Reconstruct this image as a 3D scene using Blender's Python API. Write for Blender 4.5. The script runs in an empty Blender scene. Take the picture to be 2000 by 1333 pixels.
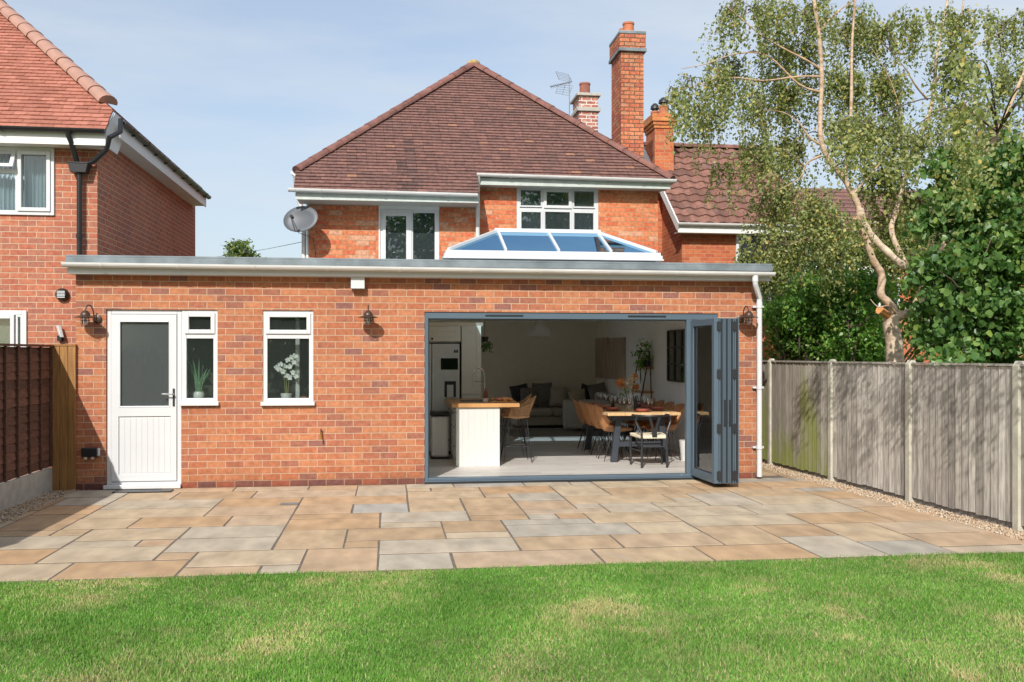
import bpy, bmesh, math, random
import numpy as np
from mathutils import Vector, Matrix
random.seed(7); R = math.radians
S = bpy.context.scene
# ---------------------------------------------------------------- camera
TH = R(7.39); FPX = 1850.0; CAM = Vector((0, -12.2, 1.66)); HOR = 693.0
cd = bpy.data.cameras.new("camera"); cam = bpy.data.objects.new("camera", cd); S.collection.objects.link(cam)
cam.location = CAM; cam.rotation_euler = (R(90), 0, -TH)
cd.sensor_width = 36; cd.lens = FPX / 2000 * 36; cd.shift_y = 26.5 / 2000; cd.clip_start = .05; cd.clip_end = 2000
S.camera = cam
# ---------------------------------------------------------------- sky, sun, exposure
LD = Vector((.447, 1.27, -1)).normalized()
EL = math.asin(-LD.z); AZ = math.atan2(-LD.x, -LD.y)
w = bpy.data.worlds.new("World"); S.world = w; w.use_nodes = True
nt = w.node_tree; nt.nodes.clear()
def N(t, typ, **k):
    n = t.nodes.new(typ)
    for a, b in k.items(): setattr(n, a, b)
    return n
sky = N(nt, 'ShaderNodeTexSky', sky_type='NISHITA', sun_disc=False, sun_elevation=EL, sun_rotation=AZ % (2 * math.pi))
sky.air_density = 1.0; sky.dust_density = 2.2; sky.ozone_density = 1.2
tc = N(nt, 'ShaderNodeTexCoord'); mp = N(nt, 'ShaderNodeMapping'); mp.inputs['Scale'].default_value = (1.0, 1.6, 5.0)
mp.inputs['Rotation'].default_value = (.15, .25, .3)
no = N(nt, 'ShaderNodeTexNoise'); no.inputs['Scale'].default_value = 1.7; no.inputs['Detail'].default_value = 7; no.inputs['Roughness'].default_value = .55
cr = N(nt, 'ShaderNodeValToRGB'); cr.color_ramp.elements[0].position = .40; cr.color_ramp.elements[1].position = .70
cr.color_ramp.elements[0].color = (.38, .38, .38, 1); cr.color_ramp.elements[1].color = (1, 1, 1, 1)
mx = N(nt, 'ShaderNodeMixRGB'); mx.inputs[2].default_value = (4.0, 4.4, 4.85, 1)
bg = N(nt, 'ShaderNodeBackground'); bg.inputs[1].default_value = .128; wo = N(nt, 'ShaderNodeOutputWorld')
L = nt.links.new
L(tc.outputs['Generated'], mp.inputs[0]); L(mp.outputs[0], no.inputs[0]); L(no.outputs[0], cr.inputs[0]); L(cr.outputs[0], mx.inputs[0])
L(sky.outputs[0], mx.inputs[1]); L(mx.outputs[0], bg.inputs[0]); L(bg.outputs[0], wo.inputs[0])
sd = bpy.data.lights.new("sun", 'SUN'); sd.energy = 3.45; sd.angle = R(.53); sd.color = (1, .965, .91)
sun = bpy.data.objects.new("sun", sd); S.collection.objects.link(sun); sun.rotation_euler = LD.to_track_quat('-Z', 'Y').to_euler()
S.cycles.diffuse_bounces = 8; S.cycles.max_bounces = 14; S.cycles.transparent_max_bounces = 24
S.view_settings.view_transform = 'Standard'; S.view_settings.look = 'None'; S.view_settings.exposure = .46; S.view_settings.gamma = 1
# ---------------------------------------------------------------- measuring helpers (photo pixel -> point on a real plane)
_F = Vector((math.sin(TH), math.cos(TH), 0)); _R = Vector((math.cos(TH), -math.sin(TH), 0))
def ray(px, py): return _F + _R * ((px - 1000) / FPX) + Vector((0, 0, -(py - HOR) / FPX))
def W(px, py, Y): d = ray(px, py); return CAM + d * ((Y - CAM.y) / d.y)
def G(px, py, Z=0.0): d = ray(px, py); return CAM + d * ((Z - CAM.z) / d.z)
def wx(px, Y): return W(px, HOR, Y).x
def wz(px, py, Y): return W(px, py, Y).z
# ---------------------------------------------------------------- materials
def newmat(name):
    m = bpy.data.materials.new(name); m.use_nodes = True; t = m.node_tree
    return m, t, t.nodes['Principled BSDF'], t.links.new
def ramp(t, cols, interp='LINEAR'):
    r = N(t, 'ShaderNodeValToRGB'); cr = r.color_ramp; cr.interpolation = interp
    while len(cr.elements) < len(cols): cr.elements.new(.5)
    for i, (p, c) in enumerate(cols): cr.elements[i].position = p; cr.elements[i].color = (*c, 1)
    return r
def mul(c, k): return tuple(x * k for x in c)
def M(name, col, rough=.5, metal=0, var=.12, scale=6, bump=0, bscale=60, spec=.5, stretch=(1, 1, 1), col2=None, coord='Object'):
    m, t, b, l = newmat(name)
    tc = N(t, 'ShaderNodeTexCoord'); mp = N(t, 'ShaderNodeMapping'); mp.inputs['Scale'].default_value = stretch
    no = N(t, 'ShaderNodeTexNoise'); no.inputs['Scale'].default_value = scale; no.inputs['Detail'].default_value = 6
    rp = ramp(t, [(.3, mul(col, 1 - var)), (.7, col2 or mul(col, 1 + var))])
    l(tc.outputs[coord], mp.inputs[0]); l(mp.outputs[0], no.inputs[0]); l(no.outputs[0], rp.inputs[0]); l(rp.outputs[0], b.inputs['Base Color'])
    b.inputs['Roughness'].default_value = rough; b.inputs['Metallic'].default_value = metal
    b.inputs['Specular IOR Level'].default_value = spec
    if bump:
        n2 = N(t, 'ShaderNodeTexNoise'); n2.inputs['Scale'].default_value = bscale; n2.inputs['Detail'].default_value = 5
        bm = N(t, 'ShaderNodeBump'); bm.inputs['Strength'].default_value = bump; bm.inputs['Distance'].default_value = .01
        l(mp.outputs[0], n2.inputs[0]); l(n2.outputs[0], bm.inputs['Height']); l(bm.outputs[0], b.inputs['Normal'])
    return m
def brick_mat(name, pal, mortar, bw=.225, rh=.083, joint=.005, dirt=.18, bumpd=.008, blot=None):
    m, t, b, l = newmat(name)
    uv = N(t, 'ShaderNodeUVMap')
    nw = N(t, 'ShaderNodeTexNoise'); nw.inputs['Scale'].default_value = 3; nw.inputs['Detail'].default_value = 3
    vm = N(t, 'ShaderNodeVectorMath', operation='MULTIPLY_ADD'); vm.inputs[1].default_value = (.006, .006, 0)
    l(uv.outputs[0], nw.inputs[0]); l(nw.outputs['Color'], vm.inputs[0]); l(uv.outputs[0], vm.inputs[2])
    bt = N(t, 'ShaderNodeTexBrick'); bt.offset = .5; bt.inputs['Scale'].default_value = 1
    bt.inputs['Brick Width'].default_value = bw; bt.inputs['Row Height'].default_value = rh
    bt.inputs['Mortar Size'].default_value = joint; bt.inputs['Mortar Smooth'].default_value = .25
    bt.inputs['Color1'].default_value = (0, 0, 0, 1); bt.inputs['Color2'].default_value = (1, 1, 1, 1)
    l(vm.outputs[0], bt.inputs[0])
    r = ramp(t, pal, 'CONSTANT'); l(bt.outputs['Color'], r.inputs[0])
    n1 = N(t, 'ShaderNodeTexNoise'); n1.inputs['Scale'].default_value = 19; n1.inputs['Detail'].default_value = 6; l(uv.outputs[0], n1.inputs[0])
    r1 = ramp(t, [(.3, (1 - dirt * 1.2,) * 3), (.72, (1 + dirt,) * 3)]); l(n1.outputs[0], r1.inputs[0])
    n3 = N(t, 'ShaderNodeTexNoise'); n3.inputs['Scale'].default_value = .9; n3.inputs['Detail'].default_value = 5; l(uv.outputs[0], n3.inputs[0])
    r3 = ramp(t, [(.3, (.86, .86, .88)), (.7, (1.08, 1.06, 1.04))]); l(n3.outputs[0], r3.inputs[0])
    m1 = N(t, 'ShaderNodeMixRGB', blend_type='MULTIPLY'); m1.inputs[0].default_value = 1; l(r.outputs[0], m1.inputs[1]); l(r1.outputs[0], m1.inputs[2])
    last = m1
    if blot:  # pale salts and old paint on some bricks
        n4 = N(t, 'ShaderNodeTexNoise'); n4.inputs['Scale'].default_value = 9; n4.inputs['Detail'].default_value = 8; n4.inputs['Roughness'].default_value = .7; l(uv.outputs[0], n4.inputs[0])
        r4 = ramp(t, [(blot[1], (0, 0, 0)), (blot[1] + .12, (1, 1, 1))]); l(n4.outputs[0], r4.inputs[0])
        m4 = N(t, 'ShaderNodeMixRGB'); l(r4.outputs[0], m4.inputs[0]); l(last.outputs[0], m4.inputs[1]); m4.inputs[2].default_value = (*blot[0], 1); last = m4
    m2 = N(t, 'ShaderNodeMixRGB'); l(bt.outputs['Fac'], m2.inputs[0]); l(last.outputs[0], m2.inputs[1]); m2.inputs[2].default_value = (*mortar, 1)
    m3 = N(t, 'ShaderNodeMixRGB', blend_type='MULTIPLY'); m3.inputs[0].default_value = 1; l(m2.outputs[0], m3.inputs[1]); l(r3.outputs[0], m3.inputs[2])
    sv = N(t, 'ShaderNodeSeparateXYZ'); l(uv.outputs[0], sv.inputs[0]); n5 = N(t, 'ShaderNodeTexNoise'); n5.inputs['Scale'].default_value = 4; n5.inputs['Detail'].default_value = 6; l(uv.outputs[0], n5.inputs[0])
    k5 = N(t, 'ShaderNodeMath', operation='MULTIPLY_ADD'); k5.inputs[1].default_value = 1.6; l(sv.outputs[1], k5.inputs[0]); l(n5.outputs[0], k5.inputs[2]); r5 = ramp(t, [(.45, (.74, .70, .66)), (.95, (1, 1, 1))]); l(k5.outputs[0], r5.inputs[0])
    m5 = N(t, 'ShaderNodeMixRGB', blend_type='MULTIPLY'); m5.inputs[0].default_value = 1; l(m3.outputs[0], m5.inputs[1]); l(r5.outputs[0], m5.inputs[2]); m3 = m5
    l(m3.outputs[0], b.inputs['Base Color']); b.inputs['Roughness'].default_value = .88; b.inputs['Specular IOR Level'].default_value = .25
    ad = N(t, 'ShaderNodeMath', operation='MULTIPLY_ADD'); ad.inputs[1].default_value = -1.2; l(bt.outputs['Fac'], ad.inputs[0])
    sc = N(t, 'ShaderNodeMath', operation='MULTIPLY'); sc.inputs[1].default_value = .7; l(n1.outputs[0], sc.inputs[0]); l(sc.outputs[0], ad.inputs[2])
    bp = N(t, 'ShaderNodeBump'); bp.inputs['Strength'].default_value = .7; bp.inputs['Distance'].default_value = bumpd; l(ad.outputs[0], bp.inputs['Height']); l(bp.outputs[0], b.inputs['Normal'])
    return m
def attr_mat(name, pal, rough=.8, nscale=18, nvar=.2, bump=.3, bdist=.004, stretch=(1, 1, 1), stain=None, spec=.3, interp='LINEAR', trans=0):
    """colour from the per-piece random attribute Col, times noise; stain=(colour, scale, threshold, amount)"""
    m, t, b, l = newmat(name)
    at = N(t, 'ShaderNodeAttribute', attribute_name='Col'); r = ramp(t, pal, interp); l(at.outputs['Fac'], r.inputs[0])
    tc = N(t, 'ShaderNodeTexCoord'); mp = N(t, 'ShaderNodeMapping'); mp.inputs['Scale'].default_value = stretch; l(tc.outputs['Object'], mp.inputs[0])
    no = N(t, 'ShaderNodeTexNoise'); no.inputs['Scale'].default_value = nscale; no.inputs['Detail'].default_value = 7; l(mp.outputs[0], no.inputs[0])
    r1 = ramp(t, [(.28, (1 - nvar,) * 3), (.72, (1 + nvar,) * 3)]); l(no.outputs[0], r1.inputs[0])
    m1 = N(t, 'ShaderNodeMixRGB', blend_type='MULTIPLY'); m1.inputs[0].default_value = 1; l(r.outputs[0], m1.inputs[1]); l(r1.outputs[0], m1.inputs[2])
    last = m1
    for (c, s, th, am) in (stain or []):
        n2 = N(t, 'ShaderNodeTexNoise'); n2.inputs['Scale'].default_value = s; n2.inputs['Detail'].default_value = 6; n2.inputs['Roughness'].default_value = .65; l(tc.outputs['Object'], n2.inputs[0])
        r2 = ramp(t, [(th, (0, 0, 0)), (th + .13, (am,) * 3)]); l(n2.outputs[0], r2.inputs[0])
        m2 = N(t, 'ShaderNodeMixRGB'); l(r2.outputs[0], m2.inputs[0]); l(last.outputs[0], m2.inputs[1]); m2.inputs[2].default_value = (*c, 1); last = m2
    l(last.outputs[0], b.inputs['Base Color']); b.inputs['Roughness'].default_value = rough; b.inputs['Specular IOR Level'].default_value = spec
    if bump:
        bp = N(t, 'ShaderNodeBump'); bp.inputs['Strength'].default_value = bump; bp.inputs['Distance'].default_value = bdist; l(no.outputs[0], bp.inputs['Height']); l(bp.outputs[0], b.inputs['Normal'])
    if trans:
        tr = N(t, 'ShaderNodeBsdfTranslucent'); hs = N(t, 'ShaderNodeMixRGB', blend_type='MULTIPLY'); hs.inputs[0].default_value = 1; hs.inputs[2].default_value = (1.3, 1.5, .6, 1)
        l(last.outputs[0], hs.inputs[1]); l(hs.outputs[0], tr.inputs[0]); ms = N(t, 'ShaderNodeMixShader'); ms.inputs[0].default_value = trans
        out = t.nodes['Material Output']; l(b.outputs[0], ms.inputs[1]); l(tr.outputs[0], ms.inputs[2]); l(ms.outputs[0], out.inputs[0])
    return m
def glass_mat(name, tint=(.93, .97, .95), ior=1.5, rough=0.0, boost=1.0, dirt=0.0, gcol=(1, 1, 1), dcol=(.75, .78, .78)):
    m, t, b, l = newmat(name); t.nodes.remove(b)
    fr = N(t, 'ShaderNodeFresnel'); fr.inputs[0].default_value = ior
    k = N(t, 'ShaderNodeMath', operation='MULTIPLY', use_clamp=True); k.inputs[1].default_value = boost
    tr = N(t, 'ShaderNodeBsdfTransparent'); tr.inputs[0].default_value = (*tint, 1)
    gl = N(t, 'ShaderNodeBsdfGlossy'); gl.inputs['Roughness'].default_value = rough; gl.inputs[0].default_value = (*gcol, 1)
    ms = N(t, 'ShaderNodeMixShader'); l(fr.outputs[0], k.inputs[0]); l(k.outputs[0], ms.inputs[0]); l(tr.outputs[0], ms.inputs[1]); l(gl.outputs[0], ms.inputs[2])
    last = ms
    if dirt:
        df = N(t, 'ShaderNodeBsdfDiffuse'); df.inputs[0].default_value = (*dcol, 1); m2 = N(t, 'ShaderNodeMixShader'); m2.inputs[0].default_value = dirt
        l(ms.outputs[0], m2.inputs[1]); l(df.outputs[0], m2.inputs[2]); last = m2
    l(last.outputs[0], t.nodes['Material Output'].inputs[0]); return m
EXT = brick_mat('extension_brick', [(0, (.29, .13, .095)), (.04, (.42, .16, .082)), (.25, (.47, .195, .098)), (.42, (.42, .15, .076)), (.58, (.45, .18, .09)), (.76, (.38, .14, .082)), (.88, (.33, .132, .086)), (.965, (.27, .12, .095))], (.54, .39, .27))
EXTD = brick_mat('extension_brick_dark_course', [(0, (.22, .09, .07)), (.3, (.34, .11, .065)), (.55, (.27, .09, .06)), (.75, (.19, .085, .075))], (.46, .30, .2))
MAIN = brick_mat('old_red_brick', [(0, (.60, .19, .085)), (.25, (.66, .25, .12)), (.45, (.58, .15, .07)), (.65, (.64, .20, .09)), (.85, (.62, .32, .2))], (.42, .29, .17), rh=.084, dirt=.28, blot=((.68, .52, .36), .585))
LEFTB = brick_mat('neighbour_brick', [(0, (.40, .16, .105)), (.3, (.46, .17, .10)), (.6, (.42, .14, .085)), (.85, (.36, .145, .10))], (.58, .43, .30), rh=.079)
RIGHTB = brick_mat('orange_brick', [(0, (.50, .14, .06)), (.3, (.54, .17, .07)), (.6, (.45, .115, .055)), (.85, (.5, .19, .09))], (.55, .32, .2), rh=.08)
CHIM = brick_mat('chimney_brick', [(0, (.50, .15, .075)), (.25, (.60, .22, .11)), (.45, (.44, .13, .08)), (.65, (.55, .2, .1)), (.85, (.50, .22, .12))], (.13, .09, .06), rh=.084, joint=.0085, dirt=.3, bumpd=.02, blot=((.5, .4, .25), .74))
CHIMW = brick_mat('whitewashed_brick', [(0, (.42, .14, .1)), (.4, (.5, .2, .14)), (.7, (.36, .13, .09))], (.72, .68, .6), rh=.084, joint=.012, dirt=.3, blot=((.72, .68, .6), .54))
CHIMO = brick_mat('orange_chimney_brick', [(0, (.58, .22, .08)), (.5, (.62, .26, .09)), (.8, (.52, .17, .07))], (.5, .26, .12), rh=.08, joint=.003)
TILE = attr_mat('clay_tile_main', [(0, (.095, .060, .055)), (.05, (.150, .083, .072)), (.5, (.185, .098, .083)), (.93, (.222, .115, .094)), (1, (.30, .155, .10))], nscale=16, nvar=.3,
                stain=[((.13, .085, .075), 1.1, .55, .5), ((.45, .42, .34), 11.0, .71, .8)])
TILEL = attr_mat('clay_tile_left', [(0, (.30, .115, .078)), (.5, (.38, .15, .105)), (1, (.45, .185, .13))], nscale=22, nvar=.15)
PANT = attr_mat('concrete_pantile', [(0, (.15, .075, .058)), (.5, (.205, .10, .076)), (1, (.26, .13, .098))], nscale=20, nvar=.28, stain=[((.16, .13, .12), 1.5, .55, .6), ((.45, .25, .05), 5, .70, .6)])
RIDGE = M('ridge_tile', (.19, .085, .068), .85, var=.35, scale=5, bump=.4); RIDGEL = M('ridge_tile_left', (.38, .215, .165), .85, var=.1, scale=5, bump=.3)
UPVC = M('white_upvc', (.63, .635, .64), .28, var=.02, scale=3); SATIN = M('white_paint_soft', (.74, .73, .70), .5, var=.04)
CREAMG = M('fascia_grey_paint', (.50, .54, .50), .6, var=.1, scale=9)
GUT = M('white_gutter', (.68, .67, .65), .35, var=.10, scale=2.5, stretch=(1, 6, 6), bump=.08, bscale=8); BLK = M('black_plastic', (.016, .016, .018), .35, var=.1)
LEAD = M('lead_grey', (.17, .20, .215), .55, var=.3, scale=4, bump=.3, bscale=20); ANTH = M('anthracite_aluminium', (.088, .125, .16), .38, var=.05, scale=2, metal=.0)
ANTHD = M('anthracite_dark', (.02, .025, .03), .4)
GLASS = glass_mat('window_glass', (.80, .86, .84), boost=1.6); GLASSD = glass_mat('old_window_glass', (.60, .65, .65), boost=2.6, dirt=.06, dcol=(.4, .5, .55)); GLASSF = glass_mat('obscured_door_glass', (.75, .80, .80), boost=1.6, rough=.10, dirt=.20, dcol=(.26, .29, .29)); GLASSG = glass_mat('side_window_glass', (.92, .96, .95), boost=1.3, dirt=.035, dcol=(.28, .34, .32)); GLASSR = glass_mat('blue_solar_glass', (.58, .80, .95), boost=2.4, dirt=.10, gcol=(.30, .52, .72), dcol=(.03, .13, .22)); GLASSL = glass_mat('door_leaf_glass', (.95, .97, .96), boost=1.5)
CLEAR = glass_mat('clear_glassware', (.93, .94, .95), ior=1.45, boost=2.4)
CONC = M('concrete', (.42, .40, .35), .9, var=.14, scale=9, bump=.4, bscale=80); CONCP = M('concrete_post', (.50, .47, .38), .9, var=.16, scale=7, bump=.4, bscale=90)
FENR = attr_mat('weathered_grey_board', [(0, (.24, .215, .185)), (.5, (.38, .345, .30)), (1, (.52, .48, .42))], nscale=14, nvar=.36, stretch=(3, 3, .35), bump=.6, bdist=.006)
FENG = attr_mat('algae_green_board', [(0, (.24, .215, .18)), (.5, (.33, .30, .25)), (1, (.43, .39, .33))], nscale=14, nvar=.28, stretch=(3, 3, .35), bump=.6, bdist=.006)
def add_algae(m):
    t = m.node_tree; l = t.links.new; b = t.nodes['Principled BSDF']; src = b.inputs['Base Color'].links[0].from_socket
    ge = N(t, 'ShaderNodeNewGeometry'); sp = N(t, 'ShaderNodeSeparateXYZ'); l(ge.outputs['Position'], sp.inputs[0])
    mp = N(t, 'ShaderNodeMapping'); mp.inputs['Scale'].default_value = (0, 1.7, .45); mp.inputs['Location'].default_value = (0, .35, 0); l(ge.outputs['Position'], mp.inputs[0])
    no = N(t, 'ShaderNodeTexNoise'); no.inputs['Scale'].default_value = 1.5; no.inputs['Detail'].default_value = 7; l(mp.outputs[0], no.inputs[0])
    k = N(t, 'ShaderNodeMath', operation='MULTIPLY_ADD'); k.inputs[1].default_value = -.20; l(sp.outputs[2], k.inputs[0]); l(no.outputs[0], k.inputs[2])
    r = ramp(t, [(.32, (0, 0, 0)), (.50, (.85,) * 3)]); l(k.outputs[0], r.inputs[0]); m2 = N(t, 'ShaderNodeMixRGB'); l(r.outputs[0], m2.inputs[0]); l(src, m2.inputs[1]); m2.inputs[2].default_value = (.24, .27, .06, 1); l(m2.outputs[0], b.inputs['Base Color'])
add_algae(FENG)
FENL = attr_mat('brown_lap_board', [(0, (.085, .040, .026)), (.5, (.125, .058, .038)), (1, (.165, .075, .048))], nscale=16, nvar=.35, stretch=(1, .5, 4), bump=.5, bdist=.006)
GATE = M('golden_timber', (.30, .145, .042), .7, var=.28, scale=5, stretch=(8, 8, .6), bump=.3, bscale=20)
SLAB = attr_mat('sandstone_slab', [(0, (.34, .31, .265)), (.08, (.42, .365, .285)), (.28, (.46, .365, .25)), (.5, (.46, .335, .21)), (.66, (.40, .28, .17)), (.84, (.46, .295, .165)), (.97, (.44, .36, .27)), (1, (.38, .36, .32))],
                nscale=5.0, nvar=.22, bump=.5, bdist=.010, stretch=(1.1, .5, 1), stain=[((.40, .235, .13), 1.6, .58, .42), ((.40, .37, .34), 2.3, .60, .45), ((.22, .17, .13), 7, .62, .38)], rough=.82)
JOINT = M('patio_joint', (.15, .12, .095), .95, var=.3, scale=30)
GRAVEL = attr_mat('gravel_stone', [(0, (.30, .21, .13)), (.3, (.48, .36, .24)), (.6, (.56, .47, .36)), (.85, (.42, .25, .13)), (1, (.62, .56, .48))], nscale=30, nvar=.15, bump=0)
SOIL = M('gravel_bed', (.30, .23, .16), .95, var=.3, scale=40, bump=.5)
GRASSB = attr_mat('grass_blade', [(0, (.10, .25, .035)), (.35, (.155, .34, .055)), (.62, (.22, .40, .078)), (.82, (.34, .43, .14)), (1, (.54, .46, .25))], nscale=.9, nvar=.22, bump=0, rough=.55, trans=.35,
                  stain=[((.42, .39, .20), 2.6, .54, .5), ((.12, .27, .055), 1.7, .56, .3)])
TURF = M('turf_soil', (.075, .125, .025), .95, var=.35, scale=3, bump=.5, col2=(.17, .2, .06))
FLOOR = attr_mat('wood_effect_floor', [(0, (.50, .465, .42)), (1, (.62, .585, .545))], nscale=4, nvar=.14, stretch=(.7, 5, 1), bump=.05, rough=.45)
PLAST = M('grey_wall_paint', (.88, .84, .74), .9, var=.03); PLASTW = M('pale_wall_paint', (.86, .865, .87), .9, var=.03); CEIL = M('ceiling_paint', (.86, .85, .81), .9, var=.02)
SHAK = M('sage_cream_cabinet', (.76, .74, .65), .5, var=.02); WHITEP = M('white_panel', (.64, .635, .60), .5, var=.02)
STEEL = M('brushed_steel', (.80, .80, .79), .35, metal=.15, var=.06, scale=3, stretch=(8, 8, .3)); STEELG = M('grey_steel_door', (.62, .64, .64), .4, metal=.12, var=.05)
CHROME = M('chrome', (.75, .75, .75), .12, metal=1, var=.02); OAK = M('oiled_oak', (.52, .27, .10), .45, var=.25, scale=4, stretch=(1, 8, 1)); OAKL = M('live_edge_oak', (.62, .40, .20), .5, var=.25, scale=5, stretch=(8, 1, 1))
IRON = M('black_iron', (.022, .023, .026), .45, var=.1); NAVY = M('dark_painted_timber', (.035, .042, .055), .5, var=.1); TAN = M('tan_leather', (.42, .19, .075), .5, var=.22, scale=9, bump=.2, bscale=120)
RATTAN = M('rattan_cane', (.50, .29, .14), .6, var=.25, scale=30); SOFA = M('grey_sofa_fabric', (.50, .48, .44), .95, var=.08, scale=30, bump=.3, bscale=200)
CUSHD = M('charcoal_cushion', (.045, .045, .048), .9, var=.2, scale=20); CUSHG = M('grey_cushion', (.20, .19, .18), .9, var=.2, scale=20); CUSHC = M('cream_cushion', (.5, .45, .34), .9, var=.15, scale=20)
PINK = M('terracotta_pink_plate', (.50, .17, .11), .35, var=.08); CERAM = M('white_ceramic', (.75, .74, .71), .3, var=.03); CORD = M('woven_cord', (.70, .62, .46), .8, var=.15, scale=60)
ORNG = M('dried_orange_flower', (.66, .25, .07), .8, var=.3, scale=20); PAMP = M('pampas_cream', (.72, .60, .42), .9, var=.2, scale=30)
TERRA = M('terracotta', (.45, .15, .07), .8, var=.15, scale=10); TERRAD = M('old_chimney_pot', (.30, .11, .08), .85, var=.25, scale=6)
BREAD = M('bread_crust', (.60, .28, .09), .7, var=.4, scale=25); AMBER = M('amber_bottle', (.20, .05, .02), .2, var=.1)
RUST = M('bronze_lamp', (.10, .065, .05), .45, metal=.6, var=.3, scale=20); DISHM = M('dish_grey', (.105, .115, .13), .5, var=.08); ALU = M('aerial_alloy', (.35, .36, .37), .4, metal=.7)
BARK = attr_mat('birch_bark', [(0, (.44, .29, .18)), (1, (.62, .50, .38))], nscale=9, nvar=.35, stretch=(1, 1, 2.5), bump=.6, bdist=.01, stain=[((.24, .13, .07), 4.0, .54, .8), ((.05, .04, .035), 9, .63, .9)])
TWIG = M('dark_twig', (.10, .065, .05), .9); CUT = M('fresh_cut_wood', (.62, .27, .09), .8, var=.2, scale=20)
LEAFB = attr_mat('birch_leaf', [(0, (.13, .165, .05)), (.4, (.225, .265, .085)), (.8, (.35, .37, .17)), (.93, (.46, .42, .13)), (1, (.45, .29, .08))], nscale=2, nvar=.15, bump=0, rough=.5, trans=.35, spec=.4)
LEAFD = attr_mat('shrub_leaf', [(0, (.055, .145, .024)), (.5, (.12, .255, .042)), (.9, (.21, .37, .065)), (1, (.30, .37, .07))], nscale=2, nvar=.15, bump=0, rough=.42, trans=.3, spec=.4)
LEAFY = attr_mat('yellow_green_leaf', [(0, (.07, .12, .025)), (.5, (.13, .19, .04)), (.9, (.20, .25, .07)), (1, (.30, .26, .07))], nscale=2, nvar=.15, bump=0, rough=.5, trans=.3, spec=.4)
LEAFM = attr_mat('broad_leaf', [(0, (.05, .12, .03)), (.5, (.10, .20, .05)), (.9, (.17, .28, .07)), (1, (.26, .34, .07))], nscale=2, nvar=.15, bump=0, rough=.4, trans=.3, spec=.4)
LEAFH = attr_mat('house_plant_leaf', [(0, (.05, .12, .03)), (1, (.14, .26, .08))], nscale=2, nvar=.15, bump=0, rough=.5, trans=.2)
ALOE = M('aloe_leaf', (.13, .24, .13), .45, var=.2, scale=20); PETAL = M('white_petal', (.78, .78, .74), .6, var=.03)
ARTW = M('driftwood_panel', (.42, .34, .26), .8, var=.45, scale=3, stretch=(1, 9, .4)); MIRR = M('mirror_glass', (.22, .24, .23), .05, metal=1, var=.02)
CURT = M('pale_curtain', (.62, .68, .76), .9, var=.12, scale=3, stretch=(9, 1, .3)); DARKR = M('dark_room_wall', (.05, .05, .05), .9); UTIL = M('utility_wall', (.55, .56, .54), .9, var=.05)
SCREEN = M('black_glass', (.01, .012, .012), .08); RUG = M('rug_grey', (.22, .20, .18), .95, var=.15, scale=30); BLIND = M('cream_blind', (.55, .52, .42), .8, var=.1, scale=40, stretch=(.1, .1, 6))
COAT = M('dark_coat', (.03, .03, .035), .9)
WHITER = M('white_render', (.72, .72, .70), .9, var=.05)
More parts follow.
